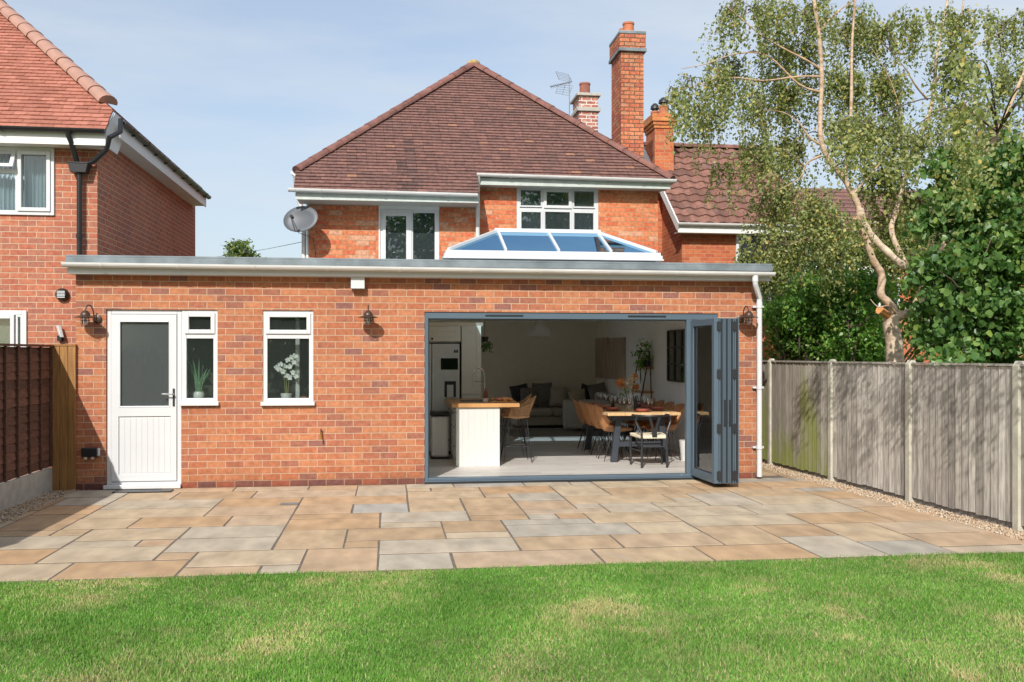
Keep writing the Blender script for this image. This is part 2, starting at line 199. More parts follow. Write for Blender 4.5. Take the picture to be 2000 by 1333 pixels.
# ---------------------------------------------------------------- mesh builder
ORG = {}
def rn(a=0., b=1.): return random.uniform(a, b)
class MB:
    def __init__(s): s.v = []; s.f = []; s.uv = {}; s.c = {}; s.mi = {}
    def face(s, pts, uv=None, c=None):
        i = len(s.v); s.v += [Vector(p) for p in pts]; s.f.append(tuple(range(i, i + len(pts))))
        k = len(s.f) - 1
        if uv: s.uv[k] = uv
        if c is not None: s.c[k] = c
    def add(s, vs, fs, c=None):
        i = len(s.v); s.v += [Vector(p) for p in vs]
        for f in fs:
            s.f.append(tuple(i + j for j in f))
            if c is not None: s.c[len(s.f) - 1] = c
        return s
    def box(s, x0, x1, y0, y1, z0, z1, c=None, mat=None):
        vs = [Vector((x, y, z)) for z in (z0, z1) for y in (y0, y1) for x in (x0, x1)]
        if mat is not None: vs = [mat @ p for p in vs]
        return s.add(vs, [(0, 2, 3, 1), (4, 5, 7, 6), (0, 1, 5, 4), (2, 6, 7, 3), (0, 4, 6, 2), (1, 3, 7, 5)], c)
    def beam(s, a, b, w, h, up=(0, 0, 1), c=None):
        a = Vector(a); b = Vector(b); d = (b - a).normalized(); sd = d.cross(Vector(up))
        if sd.length < 1e-4: sd = d.cross(Vector((0, 1, 0)))
        sd.normalize(); u = sd.cross(d).normalized(); vs = []
        for p in (a, b):
            for x, y in ((-1, -1), (1, -1), (1, 1), (-1, 1)): vs.append(p + sd * x * w / 2 + u * y * h / 2)
        return s.add(vs, [(0, 3, 2, 1), (4, 5, 6, 7), (0, 1, 5, 4), (1, 2, 6, 5), (2, 3, 7, 6), (3, 0, 4, 7)], c)
    def tube(s, pts, r, n=8, cap=True, c=None):
        pts = [Vector(p) for p in pts]; m = len(pts); rs = r if isinstance(r, (list, tuple)) else [r] * m
        ref = None; vs = []
        for i, p in enumerate(pts):
            d = (pts[min(i + 1, m - 1)] - pts[max(i - 1, 0)]).normalized()
            if ref is None: ref = d.cross(Vector((0, 0, 1)) if abs(d.z) < .9 else Vector((1, 0, 0))).normalized()
            ref = (ref - d * ref.dot(d)).normalized(); b2 = d.cross(ref)
            for k in range(n):
                a = 2 * math.pi * k / n; vs.append(p + (ref * math.cos(a) + b2 * math.sin(a)) * rs[i])
        fs = [(i * n + k, i * n + (k + 1) % n, (i + 1) * n + (k + 1) % n, (i + 1) * n + k) for i in range(m - 1) for k in range(n)]
        if cap: fs += [tuple(reversed(range(n))), tuple(range((m - 1) * n, m * n))]
        return s.add(vs, fs, c)
    def lathe(s, prof, o=(0, 0, 0), n=16, axis='z', c=None):
        o = Vector(o); vs = []
        for r, z in prof:
            for k in range(n):
                a = 2 * math.pi * k / n; x, y = r * math.cos(a), r * math.sin(a)
                vs.append(o + (Vector((x, y, z)) if axis == 'z' else Vector((x, -z, y)) if axis == 'y' else Vector((z, x, y))))
        m = len(prof)
        fs = [(i * n + k, i * n + (k + 1) % n, (i + 1) * n + (k + 1) % n, (i + 1) * n + k) for i in range(m - 1) for k in range(n)]
        fs += [tuple(reversed(range(n))), tuple(range((m - 1) * n, m * n))]
        return s.add(vs, fs, c)
    def ball(s, o, r, n=10, m=6, sc=(1, 1, 1), c=None):
        o = Vector(o); vs = []; 
        for i in range(m + 1):
            ph = math.pi * i / m
            for k in range(n):
                a = 2 * math.pi * k / n; q = max(math.sin(ph), .02)
                vs.append(o + Vector((r * sc[0] * q * math.cos(a), r * sc[1] * q * math.sin(a), r * sc[2] * math.cos(ph))))
        fs = [(i * n + k, (i + 1) * n + k, (i + 1) * n + (k + 1) % n, i * n + (k + 1) % n) for i in range(m) for k in range(n)]
        return s.add(vs, fs, c)
    def prism(s, poly, ext):
        e = Vector(ext); p = [Vector(q) for q in poly]; n = len(p)
        return s.add(p + [q + e for q in p], [tuple(range(n)), tuple(reversed(range(n, 2 * n)))] + [(i, n + i, n + (i + 1) % n, (i + 1) % n) for i in range(n)])
    def build(s, name, mat, parent=None, smooth=False, bevel=0, solid=0, sub=0, recalc=True):
        org = ORG.get(parent.name, Vector()) if parent else Vector()
        me = bpy.data.meshes.new(name); me.from_pydata([tuple(p - org) for p in s.v], [], s.f)
        if recalc and not s.uv:
            bm = bmesh.new(); bm.from_mesh(me); bmesh.ops.recalc_face_normals(bm, faces=bm.faces); bm.to_mesh(me); bm.free()
        me.update()
        ul = me.uv_layers.new(name='UVMap')
        for p in me.polygons:
            cu = s.uv.get(p.index); n = p.normal
            for j, li in enumerate(p.loop_indices):
                if cu: ul.data[li].uv = cu[j]; continue
                q = me.vertices[me.loops[li].vertex_index].co + org
                ul.data[li].uv = (q.y, q.z) if abs(n.x) > max(abs(n.y), abs(n.z)) else ((q.x, q.z) if abs(n.y) > abs(n.z) else (q.x, q.y))
        if s.c:
            ca = me.color_attributes.new(name='Col', type='FLOAT_COLOR', domain='CORNER')
            for p in me.polygons:
                c = s.c.get(p.index, .5)
                for li in p.loop_indices: ca.data[li].color = (c, c, c, 1)
        me.materials.append(mat)
        if smooth:
            me.polygons.foreach_set('use_smooth', [True] * len(me.polygons))
            try: me.set_sharp_from_angle(angle=R(40))
            except Exception: pass
        o = bpy.data.objects.new(name, me); S.collection.objects.link(o); o.parent = parent; ORG[o.name] = org
        if solid: q = o.modifiers.new('solid', 'SOLIDIFY'); q.thickness = solid; q.offset = 0
        if sub: q = o.modifiers.new('sub', 'SUBSURF'); q.levels = sub; q.render_levels = sub
        if bevel: q = o.modifiers.new('bevel', 'BEVEL'); q.width = bevel; q.segments = 2; q.limit_method = 'ANGLE'
        return o
def tag(o, label=None, cat=None, group=None, kind=None):
    if label: o['label'] = label
    if cat: o['category'] = cat
    if group: o['group'] = group
    if kind: o['kind'] = kind
    return o
def thing(name, loc, label, cat, group=None, rz=0):
    o = bpy.data.objects.new(name, None); S.collection.objects.link(o); o.empty_display_size = .1
    o.location = loc; o.rotation_euler = (0, 0, rz); ORG[o.name] = Vector(loc) if not rz else Vector(); return tag(o, label, cat, group)
def lthing(*a, **k):
    t = thing(*a, **k); ORG[t.name] = Vector(); return t
def copy_tree(o, parent=None):
    c = o.copy(); S.collection.objects.link(c); c.parent = parent
    for ch in [x for x in o.children]: copy_tree(ch, c)
    return c
def mesh_np(name, verts, faces, cols, mat, parent=None, smooth=False):
    """verts Nx3, faces Mx(3|4), cols M"""
    org = ORG.get(parent.name, Vector()) if parent else Vector()
    verts = np.asarray(verts, np.float32) - np.array(org, np.float32); faces = np.asarray(faces, np.int32); k = faces.shape[1]; m = len(faces)
    me = bpy.data.meshes.new(name); me.vertices.add(len(verts)); me.vertices.foreach_set('co', verts.ravel())
    me.loops.add(m * k); me.loops.foreach_set('vertex_index', faces.ravel()); me.polygons.add(m)
    me.polygons.foreach_set('loop_start', np.arange(0, m * k, k, dtype=np.int32)); me.update(calc_edges=True)
    ca = me.color_attributes.new(name='Col', type='FLOAT_COLOR', domain='CORNER'); c = np.repeat(np.asarray(cols, np.float32), k)
    ca.data.foreach_set('color', np.stack([c, c, c, np.ones_like(c)], 1).ravel())
    me.materials.append(mat); o = bpy.data.objects.new(name, me); S.collection.objects.link(o); o.parent = parent; ORG[o.name] = org
    return o
# ---------------------------------------------------------------- wall with openings (front face at y0, room side y1)
def wall_y(mb, x0, x1, z0, z1, y0, y1, holes=()):
    xs = sorted({x0, x1, *[h[0] for h in holes], *[h[1] for h in holes]}); zs = sorted({z0, z1, *[h[2] for h in holes], *[h[3] for h in holes]})
    xs = [x for x in xs if x0 <= x <= x1]; zs = [z for z in zs if z0 <= z <= z1]
    def solid(i, j):
        if i < 0 or j < 0 or i >= len(xs) - 1 or j >= len(zs) - 1: return False
        cx, cz = (xs[i] + xs[i + 1]) / 2, (zs[j] + zs[j + 1]) / 2
        return not any(h[0] < cx < h[1] and h[2] < cz < h[3] for h in holes)
    for i in range(len(xs) - 1):
        for j in range(len(zs) - 1):
            if not solid(i, j): continue
            a, b, c, d = xs[i], xs[i + 1], zs[j], zs[j + 1]
            mb.face([(a, y0, c), (b, y0, c), (b, y0, d), (a, y0, d)]); mb.face([(b, y1, c), (a, y1, c), (a, y1, d), (b, y1, d)])
            if not solid(i - 1, j): mb.face([(a, y1, c), (a, y0, c), (a, y0, d), (a, y1, d)])
            if not solid(i + 1, j): mb.face([(b, y0, c), (b, y1, c), (b, y1, d), (b, y0, d)])
            if not solid(i, j - 1): mb.face([(a, y1, c), (b, y1, c), (b, y0, c), (a, y0, c)])
            if not solid(i, j + 1): mb.face([(a, y0, d), (b, y0, d), (b, y1, d), (a, y1, d)])
    return mb
def frame_y(mb, x0, x1, z0, z1, y0, y1, w, wb=None, wt=None):
    wb = wb or w; wt = wt or w
    mb.box(x0, x0 + w, y0, y1, z0, z1); mb.box(x1 - w, x1, y0, y1, z0, z1); mb.box(x0 + w, x1 - w, y0, y1, z0, z0 + wb); mb.box(x0 + w, x1 - w, y0, y1, z1 - wt, z1); return mb
def tiles(mb, e0, e1, t0, t1, course=.1, tw=.165, th=.016, jit=.004, seed=1, dark=None):
    """tiled roof plane; e0,e1 eave ends, t0,t1 top ends; each tile is a little lifted slab"""
    rg = random.Random(seed); e0, e1, t0, t1 = map(Vector, (e0, e1, t0, t1)); ud = (e1 - e0).normalized()
    up = ((t0 + t1) / 2 - (e0 + e1) / 2); up = (up - ud * up.dot(ud)); H = up.length; up.normalize(); nr = ud.cross(up).normalized()
    if nr.z < 0: nr = -nr
    rows = max(1, round(H / course)); L0, R0 = 0., (e1 - e0).length; L1, R1 = (t0 - e0).dot(ud), (t1 - e0).dot(ud)
    P = lambda u, v, n: e0 + ud * u + up * v + nr * n
    for r in range(rows):
        va, vb = H * r / rows, H * (r + 1) / rows; fa, fb = r / rows, (r + 1) / rows
        la, ra, lb, rb = L0 + (L1 - L0) * fa, R0 + (R1 - R0) * fa, L0 + (L1 - L0) * fb, R0 + (R1 - R0) * fb
        u = min(la, lb) - (tw / 2 if r % 2 else 0) - tw; hi = max(ra, rb)
        while u < hi:
            a0, a1 = max(u, la), min(u + tw - .003, ra); b0, b1 = max(u, lb), min(u + tw - .003, rb); u += tw
            if a1 <= a0 and b1 <= b0: continue
            a0, a1 = min(a0, ra), max(a1, la); b0, b1 = min(b0, rb), max(b1, lb)
            if a1 < a0: a0 = a1 = (a0 + a1) / 2
            if b1 < b0: b0 = b1 = (b0 + b1) / 2
            k1 = th + rg.uniform(-jit, jit); k2 = th + rg.uniform(-jit, jit); c = .06 + .86 * rg.random() if rg.random() > .012 else 1.
            if dark and dark(P((a0 + a1) / 2, va, 0), rg): c = rg.uniform(0, .06)
            dv = rg.uniform(-.004, .002); vt = vb + .012
            mb.face([P(a0, va + dv, k1), P(a1, va + dv, k2), P(b1, vt, 0), P(b0, vt, 0)], c=c)
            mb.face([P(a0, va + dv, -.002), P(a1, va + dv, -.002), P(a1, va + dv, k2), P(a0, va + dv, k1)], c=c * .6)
    mb.face([P(L0, 0, -.012), P(R0, 0, -.012), P(R1, H, -.012), P(L1, H, -.012)], c=0)
def ridge_run(mb, a, b, n, r=.11, th=1.0):
    a = Vector(a); b = Vector(b); d = (b - a).normalized(); sd = d.cross(Vector((0, 0, 1))).normalized(); u = sd.cross(d)
    for i in range(n):
        p = a.lerp(b, i / n); q = a.lerp(b, (i + 1.06) / n); s0 = r * rn(1.03, 1.1); s1 = r * .93; k = 8; vs = []
        for pt, rr in ((p, s0), (q, s1)):
            for j in range(k + 1): an = math.pi * (j / k) * 1.1 - .05 * math.pi; vs.append(pt + sd * math.cos(an) * rr + u * math.sin(an) * rr * .75 * th)
        fs = [(j, j + 1, k + 2 + j, k + 1 + j) for j in range(k)] + [tuple(range(k + 1)), tuple(range(k + 1, 2 * k + 2))]
        mb.add(vs, fs)
def gutter(mb, a, b, r=.055, brk=.9):
    a = Vector(a); b = Vector(b); d = (b - a).normalized(); sd = d.cross(Vector((0, 0, 1))).normalized(); k = 8; vs = []
    for p in (a, b):
        for rr in (r, r - .006):
            for j in range(k + 1): an = math.pi + math.pi * j / k; vs.append(p + sd * math.cos(an) * rr + Vector((0, 0, math.sin(an) * rr)))
    n = k + 1
    for j in range(k):
        mb.face([vs[j], vs[j + 1], vs[2 * n + j + 1], vs[2 * n + j]]); mb.face([vs[n + j + 1], vs[n + j], vs[3 * n + j], vs[3 * n + j + 1]])
    for e in (0, 2 * n): mb.face(vs[e:e + n])
    for e in (0, k): mb.face([vs[e], vs[2 * n + e], vs[3 * n + e], vs[n + e]])
    Ln = (b - a).length; m = max(1, int(Ln / brk))
    for i in range(m):
        p = a.lerp(b, (i + .5) / m)
        for j in range(k):
            a0 = math.pi + math.pi * j / k; a1 = math.pi + math.pi * (j + 1) / k; rr = r + .006
            q = [p + sd * math.cos(t) * rr + Vector((0, 0, math.sin(t) * rr)) for t in (a0, a1)]
            mb.face([q[0] - d * .02, q[1] - d * .02, q[1] + d * .02, q[0] + d * .02])
def smooth_pts(pts, k=4):
    pts = [Vector(p) for p in pts]; out = []
    for i in range(len(pts) - 1):
        p0, p1, p2, p3 = pts[max(i - 1, 0)], pts[i], pts[i + 1], pts[min(i + 2, len(pts) - 1)]
        for j in range(k):
            t = j / k; out.append(.5 * ((2 * p1) + (p2 - p0) * t + (2 * p0 - 5 * p1 + 4 * p2 - p3) * t * t + (3 * p1 - p0 - 3 * p2 + p3) * t ** 3))
    return out + [pts[-1]]
# ================================================================ GROUND
g = MB(); g.face([(-400, -400, -.09), (400, -400, -.09), (400, 400, -.09), (-400, 400, -.09)]); tag(g.build('ground', TURF), kind='structure')
YL = -4.83; XE0, XE1 = wx(148, 0), wx(1477, 0)      # lawn edge; extension ends
FR = lambda y: 5.72 + (1.46 - y) * .037            # line of the right fence
XLF = -4.09
# patio: random coursed slabs
def patio():
    U = .3; x0, y0 = XLF - 2.6, YL - .02; nx, ny = 44, 31; gap = .006
    occ = np.zeros((nx, ny), bool); rg = random.Random(11); mb = MB()
    sizes = [(3, 2)] * 7 + [(2, 2)] * 4 + [(2, 1)] * 3 + [(1, 1)] + [(3, 2)] * 2 + [(2, 3)] * 2 + [(4, 2)] * 3 + [(3, 1)]
    for j in range(ny):
        for i in range(nx):
            if occ[i, j]: continue
            for _ in range(12):
                a, b = rg.choice(sizes)
                if i + a <= nx and j + b <= ny and not occ[i:i + a, j:j + b].any(): break
            else: a, b = 1, 1
            occ[i:i + a, j:j + b] = True
            X0, X1, Y0, Y1 = x0 + i * U, x0 + (i + a) * U, y0 + j * U, y0 + (j + b) * U
            xa, xb = X0 + gap * 1.3, X1 - gap * 1.3; ya, yb = Y0 + gap * 3.0, Y1 - gap * 3.0
            if xb < XLF + .3 and Y1 > -40: 
                if xb < XLF + .16: continue
            xa = max(xa, XLF + .30); 
            lim = FR((ya + yb) / 2) - .30; xb = min(xb, lim)
            if xb - xa < .06: continue
            if ya > -.02 and xa < XE1 + .03:
                xa = XE1 + .04
                if xb - xa < .08: continue
            yb = min(yb, -.02) if xa < XE1 and yb > -.02 else yb
            if yb - ya < .03: continue
            h = rg.uniform(-.001, .0015); c = rg.random(); e = .003
            def jt(): return rg.uniform(-.004, .004)
            top = [(xa + e + jt(), ya + e + jt(), h), (xb - e + jt(), ya + e + jt(), h + jt() * .3), (xb - e + jt(), yb - e + jt(), h), (xa + e + jt(), yb - e + jt(), h + jt() * .3)]
            bot = [(xa, ya, h - .02), (xb, ya, h - .02), (xb, yb, h - .02), (xa, yb, h - .02)]
            mb.add(top + bot, [(0, 1, 2, 3), (0, 4, 5, 1), (1, 5, 6, 2), (2, 6, 7, 3), (3, 7, 4, 0)], c)
    o = mb.build('patio', SLAB, recalc=False); tag(o, kind='structure')
    b = MB(); b.box(XLF - 3, 5.5, YL - .02, -.001, -.06, -.0035); b.box(XE1 + .001, 5.5, -.001, 5, -.06, -.0035); tag(b.build('patio_bed', JOINT), kind='structure')
patio()
# gravel strips
def stones(name, n, fx, label):
    rs = np.random.RandomState(5); V = []; F = []; C = []
    base = np.array([(1, 0, 0), (-1, 0, 0), (0, 1, 0), (0, -1, 0), (0, 0, 1), (0, 0, -1), (.6, .6, .5), (-.6, .5, .55)], float)
    fc = [(0, 2, 4), (2, 1, 4), (1, 3, 4), (3, 0, 4), (2, 0, 5), (1, 2, 5), (3, 1, 5), (0, 3, 5)]
    for i in range(n):
        x, y, z = fx(rs); r = rs.uniform(.008, .017); a = rs.uniform(0, 6.28); v = base[:6] * r * rs.uniform(.7, 1.3, (6, 3)) * (1, 1, .7)
        ca, sa = math.cos(a), math.sin(a); v = np.stack([v[:, 0] * ca - v[:, 1] * sa, v[:, 0] * sa + v[:, 1] * ca, v[:, 2]], 1) + (x, y, z)
        k = len(V) * 6; V.append(v); F += [(a_ + k, b_ + k, c_ + k) for a_, b_, c_ in fc]; C += [rs.rand()] * 8
    tag(mesh_np(name, np.concatenate(V), F, C, GRAVEL), label, 'gravel', kind='stuff')
def fr_(rs):
    y = rs.uniform(YL - .1, 4); return FR(y) - .03 - rs.uniform(0, .30), y, rs.uniform(-.012, .006)
def fl_(rs):
    y = rs.uniform(-4.8, -.05); return XLF + .03 + rs.uniform(0, .30), y, rs.uniform(-.012, .008)
stones('gravel', 9000, fr_, 'strip of golden gravel along the foot of the grey board fence')
stones('gravel', 5000, fl_, 'strip of brown gravel beside the concrete board of the brown fence')
b = MB(); b.box(XLF, XLF + .32, YL, -.02, -.05, -.014); b.add([(FR(YL) - .32, YL, -.014), (FR(YL) + .2, YL, -.014), (FR(6) + .2, 6, -.014), (FR(6) - .32, 6, -.014)], [(0, 1, 2, 3)]); tag(b.build('gravel_bed', SOIL, recalc=False), kind='structure')
g = MB(); g.box(-12, 14, -22, YL - .02, -.085, -.012); tag(g.build('lawn', TURF), kind='structure')
def grass():
    rs = np.random.RandomState(3); n = 330000
    d = 4.3 + (rs.rand(n) ** .85) * 3.9; th = rs.uniform(-.60, .60, n)
    r = np.tan(th) * d * 1.0; F = np.array(_F); Rr = np.array(_R)
    P = np.array(CAM)[None] + F[None] * d[:, None] + Rr[None] * r[:, None]
    k = P[:, 1] < YL + .016 + .012 * np.sin(P[:, 0] * 9) + .009 * np.sin(P[:, 0] * 31) + rs.uniform(-.03, .018, n); P = P[k]; n = len(P); P[:, 2] = -.013
    h = rs.uniform(.012, .030, n) * (1 + .2 * np.sin(P[:, 0] * 2.3 + P[:, 1] * 3.1)); w_ = rs.uniform(.0022, .0042, n) * (1 + (P[:, 1] + 12.2) * .04)
    a = rs.uniform(0, 6.283, n); b = rs.uniform(0, 6.283, n); le = rs.uniform(.1, .85, n) * h
    s = np.stack([np.cos(a) * w_, np.sin(a) * w_, 0 * a], 1); t = np.stack([np.cos(b) * le, np.sin(b) * le, h], 1)
    V = np.empty((n, 3, 3)); V[:, 0] = P - s; V[:, 1] = P + s; V[:, 2] = P + t
    C = np.clip(rs.beta(2, 2.6, n), 0, 1); dry = rs.rand(n) < .05; C[dry] = rs.uniform(.85, 1, dry.sum())
    # mowing stripes and dry patches are real colour differences of the turf
    sx_ = np.sin(P[:, 0] * 2.9 - P[:, 1] * 1.6); C = C + .14 * np.sign(sx_) * np.abs(sx_) ** .5 * (P[:, 0] < 1.2) + .05
    q = np.zeros(n); rk = np.random.RandomState(17)
    for f in (3.4, 4.3, 6.0, 8.5, 12, 17, 24, 34):
        for _ in range(3): an = rk.uniform(0, 6.28); q += (2.4 / f ** .5) * np.sin(f * (P[:, 0] * math.cos(an) + P[:, 1] * math.sin(an)) + rk.uniform(0, 6.28))
    q = q / q.std(); C = C + .07 * q
    q = q * .62
    C = C + np.clip(q - .45, 0, 1) * .55 * np.where(P[:, 0] > .3, .65, .45) + np.clip(-P[:, 1] - 6.0, 0, 1.5) * .08 * (P[:, 0] > .5)
    o = mesh_np('grass', V.reshape(-1, 3), np.arange(n * 3).reshape(n, 3), np.clip(C, 0, 1), GRASSB); tag(o, 'short mown green lawn grass with dry straw patches in front of patio', 'grass', kind='stuff')
grass()
# ================================================================ EXTENSION
ZW = 2.64
ext = thing('brick_extension', (XE0, 0, 0), 'single storey brick extension with flat roof, glass roof lantern and open grey folding doors', 'house extension')
DX0, DX1, DZ1 = wx(207, 0), wx(354, 0), wz(280, 605, 0); DZ0 = .03
SX1 = wx(425, 0); SZ0 = wz(400, 787, 0); V0, V1, VZ0 = wx(513, 0), wx(612, 0), wz(560, 787, 0)
B0, B1, BZ1 = wx(829, 0), wx(1402, 0), wz(1100, 611, 0); FL = .045
m = MB(); cz = .083
wall_y(m, XE0, XE1, cz, ZW, 0, .3, [(DX0, DX1, 0, DZ1), (DX1 - .001, SX1, SZ0, DZ1), (V0, V1, VZ0, DZ1), (B0, B1, 0, BZ1)])
m.box(XE0, XE0 + .1, .3, 4.2, cz, ZW); m.box(XE1 - .1, XE1, .3, 4.2, cz, ZW)
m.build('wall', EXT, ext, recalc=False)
for a, b in ((XE0, DX0), (DX1, B0), (B1, XE1)): m = MB(); m.box(a, b, .001, .299, -.02, cz); m.build('plinth_course', EXTD, ext)
# roof edge
RX0, RX1 = wx(129, -.17), wx(1508, -.17)
m = MB(); m.box(RX0 + .02, RX1 - .02, -.17, -.15, ZW + .0, 2.77); m.box(RX0 + .02, RX1 - .02, -.15, 0, ZW - .004, ZW + .008); m.build('fascia', UPVC, ext)
def lantern_hole(): return wx(874, 1.2) + .15, wx(1290, 1.2) - .18, 1.35, 2.95
LX0, LX1, LY0, LY1 = lantern_hole()
m = MB(); m.box(RX0, RX1, -.20, -.13, 2.765, 2.835, None); m.box(RX0, RX1, -.185, -.1, 2.835, 2.865)
for (a, b, c, d) in ((RX0, RX1, -.13, LY0), (RX0, LX0, LY0, LY1), (LX1, RX1, LY0, LY1), (RX0, RX1, LY1, 4.2)): m.box(a, b, c, d, 2.66, 2.80)
m.build('flat_roof', LEAD, ext, bevel=.006)
m = MB(); gutter(m, (RX0 - .02, -.235, 2.765), (RX1 + .0, -.235, 2.745), .056, .85); m.build('gutter', GUT, ext, recalc=False, smooth=True)
m = MB(); c = W(699, 553, -.06); m.box(c.x - .085, c.x + .085, -.12, -.002, c.z - .075, c.z + .09); m.build('overflow_box', UPVC, ext, bevel=.004)
m = MB(); xd = wx(1484, -.10); m.tube([(wx(1475, -.235), -.235, 2.71), (wx(1475, -.235), -.235, 2.62), (wx(1476, -.235), -.225, 2.58), (xd, -.09, 2.42), (xd, -.085, 2.36), (xd, -.085, .03)], .036, 14)
for z in (2.28, 2.62): m.lathe([(.041, 0), (.041, .08)], (xd if z < 2.5 else wx(1475, -.235), -.085 if z < 2.5 else -.235, z), 14)
dp = m.build('downpipe', UPVC, ext, smooth=True)
for z in (2.30, 1.22, .42):
    m = MB(); m.box(xd - .075, xd + .075, -.052, -.001, z - .012, z + .012); m.lathe([(.043, -.02), (.043, .02)], (xd, -.085, z), 14); m.build('pipe_bracket', UPVC, dp)
# roof lantern
zb = 2.80
m = MB(); kx0, kx1 = LX0 - .12, LX1 + .12
for (a, b, c, d) in ((kx0, kx1, LY0 - .12, LY0), (kx0, kx1, LY1, LY1 + .12), (kx0, LX0, LY0, LY1), (LX1, kx1, LY0, LY1)): m.box(a, b, c, d, zb + .001, 3.035)
m.build('lantern_kerb', LEAD, ext, bevel=.01)
lan = MB(); fy = LY0 - .2; by = LY1 + .2; fx0, fx1 = wx(866, fy), wx(1297, fy)
for (e, z0, z1) in ((0, 3.02, 3.045), (.015, 3.045, 3.095), (.035, 3.095, 3.14)):
    lan.box(fx0 + e, fx1 - e, fy + e, fy + .2, z0, z1); lan.box(fx0 + e, fx1 - e, by - .2, by - e, z0, z1); lan.box(fx0 + e, fx0 + .2, fy + .2, by - .2, z0, z1); lan.box(fx1 - .2, fx1 - e, fy + .2, by - .2, z0, z1)
rl = lan.build('roof_lantern', UPVC, ext, bevel=.005)
my = (LY0 + LY1) / 2; rz = wz(1060, 452, my); ra, rb = Vector((wx(972, my), my, rz)), Vector((wx(1166, my), my, rz)); zc = 3.155
cs = [Vector((fx0 + .08, fy + .1, zc)), Vector((fx1 - .08, fy + .1, zc)), Vector((fx1 - .08, by - .1, zc)), Vector((fx0 + .08, by - .1, zc))]
m = MB(); m.beam(ra - Vector((.05, 0, 0)), rb + Vector((.05, 0, 0)), .09, .06); 
for a, b in ((ra, cs[0]), (ra, cs[3]), (rb, cs[1]), (rb, cs[2])): m.beam(a, b, .055, .045)
t = cs[0].lerp(cs[1], .5)
for f in (0, .5, 1):
    p = ra.lerp(rb, f)
    for yy in (cs[0].y, cs[2].y):
        q = Vector((cs[0].x + (cs[1].x - cs[0].x) * (.225 + .28 * f * 1.0 * 2 * .98 / 1.0 * .5 * 2 * .5 + 0), yy, zc)) if False else Vector((p.x * .86 + (cs[0].x + (cs[1].x - cs[0].x) * (.25 + .5 * f)) * .14 + .02, yy, zc))
        m.beam(p, q, .038, .042)
m.build('lantern_rafters', UPVC, rl, bevel=.004)
m = MB(); d = Vector((0, 0, -.012))
for q in ((ra, rb, cs[1], cs[0]), (rb, ra, cs[3], cs[2]), (ra, cs[0], cs[3]), (rb, cs[2], cs[1])): m.face([p + d for p in q])
m.build('lantern_glass', GLASSR, rl, recalc=False)
# back door
dfr = MB(); frame_y(dfr, DX0, DX1, DZ0, DZ1, .03, .10, .055, .06); dfr.box(DX0 - .02, DX1 + .0, -.05, .03, DZ0 - .025, DZ0 + .025)
dr = dfr.build('back_door', UPVC, ext, bevel=.006); tag(dr, 'white half glazed back door')
lx0, lx1, lz0, lz1 = DX0 + .06, DX1 - .06, DZ0 + .065, DZ1 - .06
gz0 = wz(280, 796, .03); gx0, gx1, gz1 = wx(233, .03), wx(333, .03), wz(280, 627, .03)
m = MB(); wall_y(m, lx0, lx1, lz0, lz1, .012, .075, [(gx0, gx1, gz0, gz1), (gx0 - .005, gx1 + .005, lz0 + .08, gz0 - .11)]); m.box(gx0 - .0049, gx1 + .0049, .03, .07, lz0 + .0801, gz0 - .1101)
for i in range(9): x = gx0 + (gx1 - gx0) * (i + .5) / 9; m.box(x - .0315, x + .0315, .026, .03, lz0 + .1, gz0 - .13)
m.build('door_leaf', UPVC, dr, bevel=.005, recalc=False)
m = MB(); frame_y(m, gx0, gx1, gz0, gz1, .008, .035, .016); m.build('glazing_bead', UPVC, dr, bevel=.004)
m = MB(); m.box(gx0 + .01, gx1 - .01, .045, .05, gz0 + .01, gz1 - .01); m.build('door_glass', GLASSF, dr)
m = MB(); hz = wz(335, 775, 0); hx = wx(339, 0); m.box(hx - .012, hx + .012, 0, .012, hz - .12, hz + .1); m.build('handle_plate', IRON, dr, bevel=.003)
m = MB(); m.tube([(hx, .0, hz + .03), (hx, -.045, hz + .03), (hx - .015, -.052, hz + .032), (hx - .13, -.052, hz + .035)], .009, 8); m.build('lever_handle', CHROME, dr, smooth=True)
# windows
def upvc_window(root, x0, x1, z0, z1, y, tz, label, gl, fw=.055, sill=True, name='window', mat=UPVC, depth=.07):
    m = MB(); frame_y(m, x0, x1, z0, z1, y, y + depth, fw); m.box(x0 + fw, x1 - fw, y + .004, y + depth, tz - .03, tz + .03)
    if sill: m.box(x0 - .02, x1 + .02, y - .075, y + .001, z0 - .035, z0 + .012)
    o = m.build(name, mat, root, bevel=.005); 
    if label: tag(o, label)
    s = MB(); frame_y(s, x0 + fw - .02, x1 - fw + .02, tz + .031, z1 - fw + .02, y - .018, y + .05, .05); s.build('top_sash', mat, o, bevel=.004)
    p = MB(); p.box(x0 + fw, x1 - fw, y + .03, y + .036, z0 + fw, tz - .03); p.box(x0 + fw + .02, x1 - fw - .02, y + .03, y + .036, tz + .06, z1 - fw - .02); p.build('pane', gl, o)
    return o
tz = wz(390, 660, 0) + .02
w1 = upvc_window(ext, DX1 + .003, SX1, SZ0, DZ1, .02, tz, 'narrow side window attached to the back door', GLASSG)
w2 = upvc_window(ext, V0, V1, VZ0, DZ1, .02, tz, 'window right of the back door', GLASSG)
for o, a, b in ((w2, V0, V1),):
    m = MB(); cx = (a + b) / 2; m.box(cx - .11, cx + .12, -.012, .0, DZ1 - .085, DZ1 - .07); m.build('trickle_vent', CREAMG, o)
